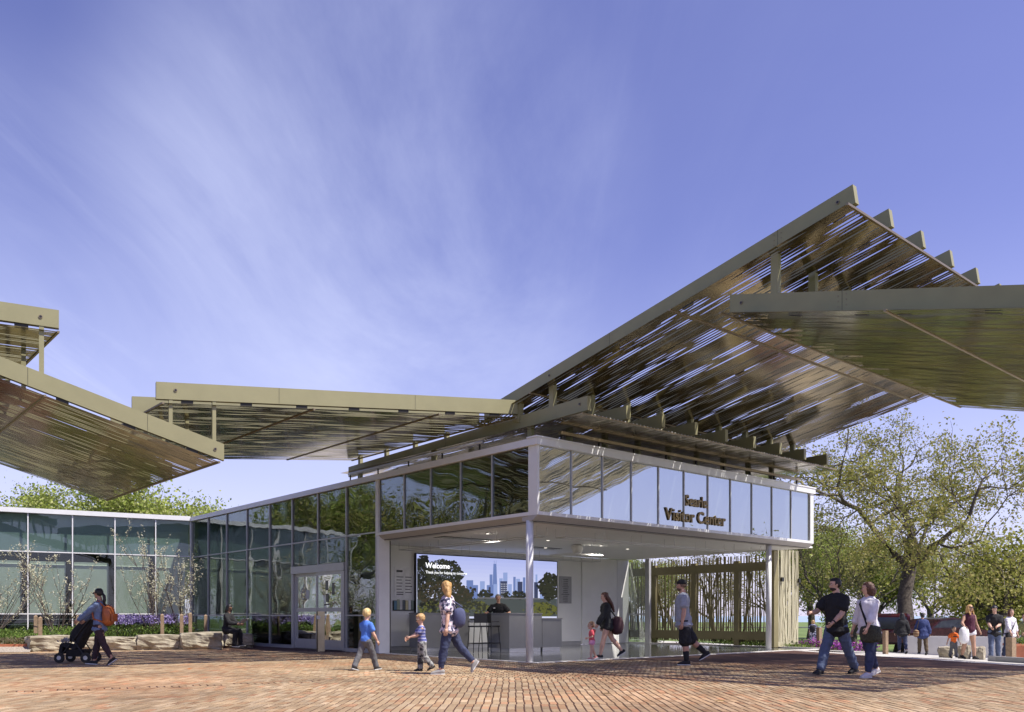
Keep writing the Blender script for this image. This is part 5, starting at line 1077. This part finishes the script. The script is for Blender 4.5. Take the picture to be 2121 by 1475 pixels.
        if kd == 'front': # long, falling forward over the shoulders too
            loft(mb, [(P(0, -.2, .5), hr * .84, hr * .80), (P(0, -.3, 0), hr * .95, hr * .68), (P(0, -.45, -.9), hr * 1.0, hr * .46), (P(0, -.5, -1.5), hr * .9, hr * .34)], X)
            for s in (-1, 1): loft(mb, [(P(s * .62, .1, .3), hr * .2, hr * .3), (P(s * .74, .2, -.5), hr * .22, hr * .3), (P(s * .75, .35, -1.3), hr * .26, hr * .22), (P(s * .62, .5, -2.0), hr * .18, hr * .14)], X)
        if kd == 'pony':
            ell(mb, P(0, -.30, .1), hr * .76, hr * .68, hr * .66, hd_rot); loft(mb, [(P(0, -.95, .15), hr * .2, hr * .2), (P(0, -1.35, -.4), hr * .34, hr * .3), (P(0, -1.5, -1.3), hr * .36, hr * .3), (P(0, -1.45, -2.2), hr * .16, hr * .14)], X)
        if kd == 'curly': ell(mb, P(0, -.30, .0), hr * .80, hr * .72, hr * .68, hd_rot)
        ho = cloth('hair', mb, mt, vx=max(.009, vox * .75), disp=.03 if kd in ('curly', 'bob', 'front', 'long', 'verylong') else .014, sm_=1)
        # keep the face free: cut the cap in front
        bm = bmesh.new(); bm.from_mesh(ho.data); inv = hd_rot.transposed(); kill = []
        for v in bm.verts:
            q = inv @ (v.co - hc) / hr
            if abs(q.x) < .66 and q.y > .30 and q.z < .52 and q.z > -1.0: kill.append(v)
        bmesh.ops.delete(bm, geom=kill, context='VERTS'); bm.to_mesh(ho.data); bm.free()
        bk = mat('brow_dark', (.06, .035, .02), .7)
    Pf = lambda x, y, z: hc + hd_rot @ Vector((x * hr, y * hr, z * hr))
    if vox < .018:
        for s in (-1, 1):
            e = MB(); ell(e, Pf(s * .26, .70, .02), hr * .11, hr * .09, hr * .07, hd_rot, 8, 6); eo = link('eye', e.mesh('eye', mat('eye_white', (.7, .68, .64), .3), (0, 0, 0), True), t)
            e = MB(); ell(e, Pf(s * .26, .77, .02), hr * .05, hr * .04, hr * .055, hd_rot, 8, 6); io = link('iris', e.mesh('iris', mat('iris_dark', (.03, .02, .015), .2), (0, 0, 0), True), t); io.parent = eo
            b = MB(); b.bar(Pf(s * .14, .80, .20), Pf(s * .40, .70, .20), hd_rot @ Y * hr * .06, -UP * hr * .05); link('eyebrow', b.mesh('eyebrow', bk if hair else mat('brow_dark', (.06, .035, .02), .7)), t)
        b = MB(); ell(b, Pf(0, .76, -.46), hr * .2, hr * .07, hr * .06, hd_rot, 8, 6); link('lips', b.mesh('lips', mat('lips', (.42, .16, .13), .5), (0, 0, 0), True), t)
    return G
def acc(G, nm, mb, m, smooth=True): return link(nm, mb.mesh(nm, m, (0, 0, 0), smooth), G['t'])
def glasses(G, m, fm=None):
    hc, hr, R = G['hc'], G['hr'], G['R']; P = lambda x, y, z: hc + R @ Vector((x * hr, y * hr, z * hr)); mb = MB()
    for s in (-1, 1): mb.rings([ringv(P(s * .28, y, .04), R @ Vector((1, 0, 0)), R @ Vector((0, 0, 1)), hr * .23, hr * .18, 10) for y in (.84, .90)])
    o = acc(G, 'sunglasses', mb, m); fr = MB()
    for s in (-1, 1): fr.bar(P(s * .50, .84, .14), P(s * .74, -.05, .12), R @ Vector((hr * .05, 0, 0)), R @ Vector((0, 0, -hr * .1)))
    fr.bar(P(-.5, .87, .24), P(.5, .87, .24), R @ Vector((0, hr * .06, 0)), R @ Vector((0, 0, -hr * .07))); f = acc(G, 'frame', fr, fm or m); f.parent = o
def strap(G, pts, m, w_=.03, nm='strap', par=None):
    b = MB()
    for a, c in zip(pts[:-1], pts[1:]): b.tube(a, c, w_ / 2, n=6)
    o = acc(G, nm, b, m); 
    if par: o.parent = par
    return o
def bagthing(nm, label, G, c, half, m, round_=.35, pockets=True, cat='bag', rot=0., extra=None):
    """a soft bag built in the wearer's frame but a thing of its own"""
    t = link(nm, None); t.location = G['t'].location; t.rotation_euler = G['t'].rotation_euler; ORG[t.name] = Vector(); tag(t, label, cat)
    bm = bmesh.new(); bmesh.ops.create_cube(bm, size=2); bmesh.ops.subdivide_edges(bm, edges=bm.edges, cuts=5, use_grid_fill=True); Rr = Matrix.Rotation(rot, 3, 'X')
    for v in bm.verts:
        q = v.co.copy(); q = q.lerp(q.normalized() * 1.12, min(1, round_ * .5 + .55)); q *= 1 + .07 * mnoise.noise(q * 2 + Vector((len(label), 0, 0))); v.co = c + Rr @ Vector((q.x * half[0], q.y * half[1], q.z * half[2]))
    me = bpy.data.meshes.new('bag_body'); bm.to_mesh(me); bm.free(); me.materials.append(m); me.polygons.foreach_set('use_smooth', [True] * len(me.polygons)); link('bag_body', me, t)
    return t
cl = lambda n, c, **k: mat(n, c, k.pop('rough', .85), 0, k.pop('var', .12), k.pop('ns', 14), .25, 160, **k)
jean = cl('blue_denim', (.10, .13, .21)); jeand = cl('dark_denim', (.035, .045, .095)); blackc = cl('black_cloth', (.014, .014, .016)); whitec = cl('white_cotton', (.74, .71, .74)); greyc = cl('grey_polo', (.34, .36, .40)); greyp = cl('grey_trousers', (.12, .12, .125))
bluet = cl('blue_tee', (.08, .20, .62)); pinkt = cl('coral_tee', (.68, .10, .12)); pinks = cl('pink_shorts', (.72, .32, .48)); deni = cl('denim_jacket', (.13, .18, .30)); orang = cl('orange_tee', (.80, .16, .02)); maroon = cl('maroon_top', (.07, .012, .03)); navy = cl('navy_coat', (.025, .04, .13)); whs = cl('white_shorts', (.75, .72, .74)); khaki = cl('brown_trousers', (.10, .07, .04))
def pattern(name, cols, scale, kind='noise'):
    m = bpy.data.materials.new(name); m.use_nodes = True; t = m.node_tree; p = t.nodes['Principled BSDF']; p.inputs['Roughness'].default_value = .85; tcn = N(t, 'ShaderNodeTexCoord')
    if kind == 'noise': n = N(t, 'ShaderNodeTexNoise'); n.inputs['Scale'].default_value = scale; n.inputs['Detail'].default_value = 3
    else: n = N(t, 'ShaderNodeTexWave', bands_direction='Z'); n.inputs['Scale'].default_value = scale; n.inputs['Distortion'].default_value = .4
    r = N(t, 'ShaderNodeValToRGB'); r.color_ramp.interpolation = 'CONSTANT'; t.links.new(tcn.outputs['Object'], n.inputs[0]); t.links.new(n.outputs[1] if kind == 'wave' else n.outputs[0], r.inputs[0])
    e = r.color_ramp.elements
    while len(e) < len(cols): e.new(.5)
    for i, (pos, c) in enumerate(cols): e[i].position = pos; e[i].color = (*c, 1)
    t.links.new(r.outputs[0], p.inputs['Base Color']); return m
floral = pattern('floral_print', [(0, (.05, .05, .09)), (.46, (.30, .29, .38)), (.51, (.74, .70, .74)), (.58, (.60, .36, .42)), (.62, (.75, .72, .75))], 16)
stripe = pattern('striped_tee', [(0, (.07, .09, .30)), (.28, (.45, .46, .60)), (.36, (.10, .12, .36)), (.9, (.5, .5, .62))], 5.2, 'wave')
camo = pattern('camouflage_print', [(0, (.03, .03, .035)), (.42, (.14, .14, .14)), (.48, (.30, .30, .29)), (.60, (.10, .10, .10))], 9)
bmnd = pattern('speckled_print', [(0, (.02, .02, .04)), (.46, (.12, .12, .25)), (.52, (.62, .62, .66))], 14)
hb = lambda n, c: mat(n, c, .45, 0, .35, 30, .4, 120)
blond, gold, dark_h, brown_h, lblond = hb('honey_blonde_hair', (.50, .30, .11)), hb('pale_blonde_hair', (.62, .46, .20)), hb('black_hair', (.012, .010, .009)), hb('brown_hair', (.09, .035, .018)), hb('sandy_hair', (.48, .30, .13))
sole_w = mat('white_rubber', (.6, .6, .58), .6); sole_b = mat('black_rubber', (.02, .02, .02), .6); shoe_b = cl('black_shoe', (.018, .018, .02)); shoe_g = cl('grey_shoe', (.32, .31, .29)); shoe_w = cl('white_shoe', (.6, .56, .55)); shoe_t = cl('tan_shoe', (.5, .45, .38))
def at0(px, Y, dz=0): p = at(px, 1275, Y); p.z = gz(p.x, p.y) + dz; return p
def Yf(py): return EYE * FPX / (py - HY)
# 1 boy in blue T-shirt, back to us, walking to the right and away
G = person('small blond boy in a blue T-shirt and grey trousers, back turned, striding', at0(758, Yf(1388)), 55, 1.24, hh=.17, skin='fair', legs=((-20, 12), (24, 6)), feet=(-14, 4), arms=((-.11, .12, .44), (.15, .10, .50)), top=('short', bluet, .012, -.02), bottom=('long', greyp, .014), shoe=(shoe_b, sole_w), hair=('short', gold), head=(12, -4), vox=.012, absspread=.03)
# 2 boy in stripes with sunglasses
G = person('small boy in a striped blue T-shirt with pale sunglasses looking at a device', at0(874, Yf(1390)), 195, 1.10, hh=.18, skin='fair', legs=((-8, 30), (4, 2)), feet=(-25, 0), arms=((-.035, .22, .60), (.05, .23, .58)), top=('short', stripe, .010, -.02), bottom=('long', camo, .014), shoe=(shoe_b, sole_b), hair=('short', lblond), head=(0, -18), vox=.011)
glasses(G, mat('dark_lens', (.02, .015, .015), .1), mat('cream_frame', (.75, .62, .45), .4)); GB = G
# 3 blonde woman
G = person('blonde woman in a loose floral blouse and navy trousers, striding to the left', at0(930, Yf(1396)), 183, 1.70, 'f', 1.06, .128, 'fair', legs=((12, 3), (-27, 14)), feet=(0, -58), arms=((-.17, .03, .43), (.15, .06, .44)), top=('short', floral, .03, -.055), bottom=('slim', jeand, .008), shoe=(shoe_g, sole_w), hair=('long', blond), head=(-62, -4), lean=4, vox=.012)
b = bagthing('shoulder_bag', 'slouchy navy shoulder bag carried by the blonde woman in the floral blouse', G, G['S'](.09) + Vector((-.10, -.20, 0)), (.11, .11, .17), cl('navy_canvas', (.07, .08, .16)), .55)
o = MB(); 
for a, c in ((G['S'](.30) + Vector((-.14, .02, .04)), G['S'](.12) + Vector((-.13, -.26, .14))), (G['S'](.30) + Vector((-.14, .02, .04)), G['S'](.12) + Vector((-.10, -.16, .14)))): o.tube(a, c, .012, n=6)
link('strap', o.mesh('strap', cl('navy_canvas', (.07, .08, .16))), b)
# 4 woman with the stroller
pS = at0(206, Yf(1377)); G = person('woman in a denim jacket with a black ponytail pushing a black stroller', pS, 182, 1.66, 'f', 1.0, .13, 'tan', legs=((-17, 12), (13, 4)), lean=1, feet=(-36, 4), arms=((-.10, .24, .59), (.10, .24, .59)), top=('long', deni, .016, -.055), bottom=('slim', cl('plum_leggings', (.035, .018, .025)), .004), shoe=(shoe_b, sole_w), hair=('pony', dark_h), head=(-14, 2), vox=.013)
glasses(G, mat('dark_lens', (.02, .015, .015), .1))
b = bagthing('backpack', 'rust-orange leather backpack on the woman with the stroller', G, G['S'](.13) + Vector((0, -.20, 0)), (.16, .10, .22), mat('orange_leather', (.36, .10, .025), .45, 0, .25, 8, .2, 60), .3)
o = MB().box(G['S'](.05) + Vector((-.11, -.30, 0)), (.24, 0, 0), (0, -.04, 0), (0, 0, .17)); link('pocket', o.mesh('pocket', mat('orange_leather', (.36, .10, .025))), b)
for s in (-1, 1):
    o = MB(); P_ = [G['S'](.24) + Vector((s * .10, -.15, 0)), G['S'](.315) + Vector((s * .10, -.02, 0)), G['S'](.24) + Vector((s * .11, .125, 0)), G['S'](.08) + Vector((s * .14, .06, 0)), G['S'](.04) + Vector((s * .13, -.15, 0))]
    for a, c in zip(P_[:-1], P_[1:]): o.tube(a, c, .02, n=6)
    link('shoulder_strap', o.mesh('shoulder_strap', mat('orange_leather', (.36, .10, .025))), b)
# stroller (its +X points back towards the handle)
sp0 = at0(160, Yf(1372)); st = thing('stroller', 'black folding stroller with its hood down pushed by the woman in denim', 'stroller', sp0); q = lambda x, y, z: sp0 + Vector((x, y, z))
for s in (-1, 1):
    part('frame_tube', MB().tube(q(-.28, .2 * s, .14), q(.42, .22 * s, 1.04), .014), M['black'], st); part('frame_tube', MB().tube(q(.30, .24 * s, .13), q(.0, .22 * s, .55), .014), M['black'], st)
    part('handle', MB().tube(q(.42, .22 * s, 1.04), q(.52, .2 * s, 1.07), .02), M['black'], st)
    for x in (-.28, .32):
        w_ = part('wheel', MB().tube(q(x, .25 * s - .02, .115), q(x, .25 * s + .02, .115), .115, n=18), tyre, st); part('hub', MB().tube(q(x, .25 * s - .026, .115), q(x, .25 * s + .026, .115), .05, n=10), M['alu'], w_)
part('seat_back', MB().prism([q(-.02, -.19, .34), q(.06, -.19, .32), q(.40, -.19, .98), q(.30, -.19, 1.0)], (0, .38, 0)), blackc, st)
hood = MB(); hood.rings([[q(-.02 + .30 * f_ + math.cos(a) * (.12 + .12 * math.sin(3.14 * f_)), math.sin(a) * .21, .46 + .5 * f_ + .06 * math.sin(a) ** 2) for a in np.linspace(0, 6.283, 13)[:-1]] for f_ in (0, .2, .4, .6, .8, 1.)]); part('hood', hood, blackc, st, True)
part('seat', MB().prism([q(-.30, -.18, .38), q(.02, -.18, .30), q(.04, -.18, .36), q(-.28, -.18, .45)], (0, .36, 0)), blackc, st)
part('footrest', MB().prism([q(-.36, -.15, .20), q(-.28, -.15, .20), q(-.24, -.15, .42), q(-.32, -.15, .42)], (0, .3, 0)), blackc, st)
part('basket', MB().rings([[q(x_ * k_, y_ * k_, z_) for x_, y_ in ((-.20, -.18), (.26, -.18), (.26, .18), (-.20, .18))] for z_, k_ in ((.14, .8), (.30, 1.))]), blackc, st)
part('blanket', leafcloud(lambda: q(-.26 + random.gauss(0, .05), random.uniform(-.15, .15), .44 + random.random() * .08), 60, .09, [(.5, .5, .46), (.6, .58, .54)]), flowerm, st)
# 5 seated woman
pw = at(470, 1275, 26.9); pw.z = 0
G = person('woman in black with long dark hair sitting on a boulder reading', (pw.x, pw.y, 0), -18, 1.66, 'f', 1.0, .13, 'tan', legs=((84, 82), (80, 86)), feet=(0, 0), sit=.49, arms=((-.06, .26, .64), (.06, .26, .64)), top=('long', blackc, .02, -.02), bottom=('long', blackc, .012), shoe=(shoe_b, sole_w), hair=('front', dark_h), head=(-8, -24), lean=8, vox=.013, group='people resting')
glasses(G, mat('dark_lens', (.02, .015, .015), .1))
hm_ = (G['sh'][-1][2] + G['sh'][1][2]) / 2 + Vector((0, .10, .02)); bk_ = link('open_booklet', None); bk_.location = G['t'].location; bk_.rotation_euler = G['t'].rotation_euler; ORG[bk_.name] = Vector(); tag(bk_, 'white open booklet held by the seated woman in black', 'booklet')
for s in (-1, 1): o = MB().box(hm_, (s * .15, 0, .01), (0, .17, .13), (0, -.003, .006)); link('page', o.mesh('page', mat('page_white', (.7, .7, .68), .7)), bk_)
# 6 staff man behind the counter
ps = L(VU(1034, 5.6), 5.6, .006)
G = person('man in a black polo shirt standing behind the tall grey counter', ps, 250, 1.70, 'm', 1.08, .132, 'ruddy', legs=((0, 2), (0, 2)), feet=(0, 0), arms=((-.20, .16, .66), (.18, .22, .67)), top=('short', blackc, .012, -.02), bottom=('long', blackc, .012), shoe=(shoe_b, sole_b), hair=('buzz', cl('grey_hair', (.25, .22, .2))), head=(35, -4), lean=8, vox=.014, group='people inside the pavilion')
o = MB().cbox(G['S'](.24) + Vector((.09, .125, 0)), (.03, 0, 0), (0, .004, 0), (0, 0, .015)); acc(G, 'name_badge', o, M['white'], False)
# 7 toddler girl, 8 woman with backpack
G = person('toddler girl in a coral T-shirt and pink shorts holding a hand', at0(1226, Yf(1366)), 190, .92, 'f', 1.0, .205, 'fair', legs=((8, 4), (-10, 14)), feet=(0, -20), arms=((-.17, .16, .58), (.13, -.10, .66)), top=('short', pinkt, .010, -.02), bottom=('shorts_short', pinks, .012), shoe=(cl('pink_shoe', (.55, .2, .2)), sole_w), hair=('curly', hb('light_brown_hair', (.22, .12, .06))), vox=.011)
G = person('woman with very long brown hair, black jacket and bare legs walking with the toddler', at0(1257, Yf(1363)), 188, 1.67, 'f', .98, .13, 'fair', legs=((16, 4), (-24, 16)), feet=(4, -30), arms=((-.14, .18, .52), (.12, .05, .45)), top=('long', cl('black_bomber', (.016, .018, .018)), .03, -.055), bottom=('shorts_short', blackc, .012), shoe=(shoe_b, sole_w), hair=('verylong', brown_h), head=(0, -12), lean=5, vox=.012)
b = bagthing('backpack', 'dark maroon backpack hanging low behind the long-haired woman', G, G['S'](-.02) + Vector((.02, -.27, 0)), (.15, .15, .22), cl('dark_maroon_canvas', (.045, .015, .022)), .4)
o = MB(); o.tube(G['S'](.29) + Vector((.1, -.03, .05)), G['S'](.04) + Vector((.06, -.28, .08)), .018, n=6); link('strap', o.mesh('strap', blackc), b)
# 9 man with cap
G = person('man in a grey polo shirt, black shorts and backwards black cap, side view', at0(1416, Yf(1377)), 178, 1.83, 'm', 1.12, .128, 'ruddy', legs=((-2, 2), (-22, 26)), feet=(0, -30), arms=((-.155, .05, .44), (.15, -.02, .46)), top=('short', greyc, .018, -.055), bottom=('shorts', blackc, .014), shoe=(shoe_b, sole_w), hair=('buzz', hb('stubble_hair', (.14, .09, .06))), vox=.013)
hc, hr, Rr = G['hc'], G['hr'], G['R']; o = MB(); o.rings([ringv(hc + Vector((0, (-.08 if z < .9 else -.12) * hr, z * hr)), X_, Y_2, hr * r, hr * r * 1.14, 16) for z, r in ((.28, .80), (.6, .82), (.9, .72), (1.12, .45), (1.2, .12)) for X_, Y_2 in ((Vector((1, 0, 0)), Vector((0, 1, 0))),)]); cp = acc(G, 'cap', o, blackc)
o = MB(); o.rings([[hc + Vector((x * hr, -y * hr, (.30 + z) * hr)) for x, y in ((-.5, .8), (-.35, 1.35), (0, 1.5), (.35, 1.35), (.5, .8))] for z in (0, .06)]); o = acc(G, 'cap_brim', o, blackc); o.parent = cp
for s in (-1, 1):
    hp, kn, an, ft = G['J'][s]; o = MB(); limb(o, kn.lerp(an, .42), an, [.035 * 1.83, .033 * 1.83, .027 * 1.83], Vector((1, 0, 0))); acc(G, 'sock', o, blackc)
beard = lambda G, m: acc(G, 'beard', (lambda mb: (ell(mb, G['hc'] + G['R'] @ Vector((0, .30 * G['hr'], -.66 * G['hr'])), G['hr'] * .52, G['hr'] * .52, G['hr'] * .34, G['R'], 12, 8), mb)[1])(MB()), m)
beard(G, hb('brown_beard', (.12, .07, .04)))
# 10 man in black polo and jeans, 11 woman in white
G = person('tall dark-haired bearded man in a black polo shirt and blue jeans, nearest the camera', at0(1733, Yf(1396)), 215, 1.80, 'm', 1.12, .128, 'fair', legs=((-20, 12), (22, 2)), feet=(-10, 4), arms=((-.07, .17, .56), (.16, .22, .66)), top=('short', blackc, .02, -.055), bottom=('long', jean, .016), shoe=(shoe_b, sole_b), hair=('short', dark_h), head=(-32, -2), vox=.013, absspread=.04)
beard(G, hb('black_beard', (.03, .018, .012)))
o = MB(); wr, el = G['sh'][-1][2], G['sh'][-1][1]; dd = (el - wr).normalized(); o.tube(wr + dd * .02, wr + dd * .05, .034, n=12); acc(G, 'watch', o, blackc)
o = MB(); wr = G['sh'][1][2]; ph_ = link('phone', None); ph_.location = G['t'].location; ph_.rotation_euler = G['t'].rotation_euler; ORG[ph_.name] = Vector(); tag(ph_, 'dark phone in the hand of the tall man in black', 'phone'); o.box(wr + Vector((-.03, .08, .03)), (.07, 0, 0), (0, .14, .02), (0, 0, .01)); link('phone_body', o.mesh('phone_body', M['black']), ph_)
G = person('woman with a dark red bob, white top and cuffed jeans beside the man in black', at0(1800, Yf(1402)), 208, 1.66, 'f', 1.14, .13, 'fair', legs=((14, 4), (-20, 8)), feet=(0, -16), arms=((-.11, .16, .53), (.20, .03, .47)), top=('mid', whitec, .018, -.05), bottom=('slim', jeand, .012), shoe=(shoe_w, sole_w), hair=('bob', brown_h), head=(-38, -4), vox=.013, absspread=.03)
b = bagthing('crossbody_bag', 'dark olive crossbody bag hanging on the nearer woman in white', G, G['S'](-.06) + Vector((-.15, .15, 0)), (.20, .075, .145), cl('olive_canvas', (.05, .052, .035), ns=40, var=.5), .2)
o = MB(); P_ = [G['S'](.315) + Vector((.10, .0, .02)), G['S'](.25) + Vector((.05, .15, 0)), G['S'](.10) + Vector((-.06, .17, 0)), G['S'](-.0) + Vector((-.12, .17, 0))]
for a, c in zip(P_[:-1], P_[1:]): o.tube(a, c, .018, n=6)
link('strap', o.mesh('strap', blackc), b)
# farther people, on the lower ground
far = dict(vox=.018, group='people strolling beyond the plaza')
G = person('woman in a black coat and blue leggings seen from behind', at0(1869, 35.6), 80, 1.66, 'f', 1.1, .13, 'tan', legs=((8, 6), (-10, 14)), top=('long', blackc, .035, -.055), bottom=('slim', jeand, .006), shoe=(shoe_t, sole_b), hair=('long', dark_h), **far)
G = person('woman in a navy hooded coat with a brown shoulder bag seen from behind', at0(1911, 35.0), 82, 1.66, 'f', 1.15, .13, 'tan', legs=((8, 6), (-8, 10)), top=('long', navy, .04, -.09), bottom=('long', khaki, .008), shoe=(shoe_b, sole_b), hair=('curly', dark_h), **far)
b = bagthing('shoulder_bag', 'tan and brown shoulder bag on the woman in the navy coat', G, G['S'](-.02) + Vector((-.27, -.05, 0)), (.09, .16, .14), pattern('brown_bag_stripe', [(0, (.16, .07, .03)), (.5, (.32, .22, .12))], 3, 'wave'), .2); o = MB(); o.tube(G['S'](.30) + Vector((-.15, -.10, .05)), G['S'](.05) + Vector((-.25, -.08, .06)), .014, n=6); link('strap', o.mesh('strap', khaki), b)
G = person('boy in a bright orange T-shirt and grey trousers', at0(1975, 27.3), -88, .99, 'm', 1.0, .18, 'tan', legs=((10, 6), (-8, 10)), arms=((-.22, .02, .46), (.24, .02, .44)), top=('short', orang, .012, -.04), bottom=('long', greyp, .014), shoe=(shoe_b, sole_b), hair=('short', dark_h), vox=.014, group='people strolling beyond the plaza')
o = MB(); c_ = G['S'](.19) + Vector((0, .098, 0)); 
for s in (-1, 0, 1): o.cbox(c_ + Vector((s * .05, 0, 0)), (.02, 0, 0), (0, .004, 0), (0, 0, .018))
acc(G, 'shirt_print', o, ink, False)
G = person('blonde woman in a dark maroon tank top, white shorts and sunglasses', at0(2007, 27.0), -84, 1.70, 'f', 1.12, .13, 'tan', legs=((10, 4), (-8, 12)), feet=(0, -12), arms=((-.19, .04, .52), (.20, .18, .60)), top=('tank', maroon, .014, -.03), bottom=('shorts_short', whs, .014), shoe=(shoe_b, sole_b), hair=('front', blond), head=(14, 8), vox=.014, group='people strolling beyond the plaza')
glasses(G, mat('dark_lens', (.02, .015, .015), .1))
b = bagthing('plastic_bag', 'white plastic carrier bag held by the blonde woman in maroon', G, G['sh'][1][2] + Vector((.05, .03, -.26)), (.14, .1, .25), mat('white_plastic', (.75, .74, .74), .35, 0, .06, 8, .6, 12), .45)
G = person('man in a black shirt and jeans looking down at his hands', at0(2060, 28.6), 240, 1.76, 'm', 1.08, .13, 'fair', legs=((-6, 8), (16, 4)), arms=((-.04, .20, .62), (.05, .21, .60)), top=('short', blackc, .018, -.05), bottom=('long', jean, .014), shoe=(shoe_b, sole_b), hair=('short', dark_h), head=(0, -22), vox=.015, group='people strolling beyond the plaza')
G = person('woman with dark wavy hair and a white top in the distance, bag strap across', at0(2092, 28.8), -70, 1.68, 'f', 1.12, .13, 'fair', legs=((8, 4), (-8, 10)), arms=((-.19, .02, .48), (.17, .16, .54)), top=('mid', whitec, .02, -.05), bottom=('slim', jeand, .012), shoe=(shoe_w, sole_w), hair=('bob', brown_h), head=(-14, 4), vox=.015, group='people strolling beyond the plaza')
o = MB(); P_ = [G['S'](.315) + Vector((-.09, .0, .02)), G['S'](.24) + Vector((-.05, .14, 0)), G['S'](.10) + Vector((.08, .16, 0)), G['S'](-.0) + Vector((.17, .12, 0))]
for a, c in zip(P_[:-1], P_[1:]): o.tube(a, c, .018, n=6)
b = bagthing('crossbody_bag', 'small black crossbody bag of the woman in white farther back', G, G['S'](-.04) + Vector((.19, .12, 0)), (.12, .06, .1), blackc, .2); link('strap', o.mesh('strap', blackc), b)
G = person('person in an olive top cut off by the right edge of the view', at0(2124, 30.5), 200, 1.62, 'f', 1.1, .13, 'tan', legs=((8, 4), (-8, 10)), arms=((-.16, .22, .60), (.15, .1, .5)), top=('short', cl('olive_tee', (.22, .22, .08)), .014, -.05), bottom=('shorts_short', whs, .014), shoe=(shoe_w, sole_w), hair=('bob', brown_h), vox=.018, group='people strolling beyond the plaza')
G = person('small figure with blond hair and a dark patterned dress by the magenta flowers', at0(1684, 42.), 60, 1.35, 'f', 1.05, .14, 'fair', legs=((6, 4), (-6, 8)), arms=((-.15, .05, .46), (.17, .18, .55)), top=('short', bmnd, .03, -.055), bottom=('long', bmnd, .02), shoe=(shoe_w, sole_w), hair=('bob', lblond), vox=.02, group='people strolling beyond the plaza')
b = bagthing('day_pack', 'black day pack on the small figure by the magenta flowers', G, G['S'](.16) + Vector((0, -.18, 0)), (.13, .09, .17), blackc, .4); b2_ = bagthing('carrier_bag', 'light blue bag carried beside the small figure near the flowers', G, G['S'](.08) + Vector((.27, .08, 0)), (.12, .1, .2), cl('light_blue_cloth', (.25, .45, .6)), .4)
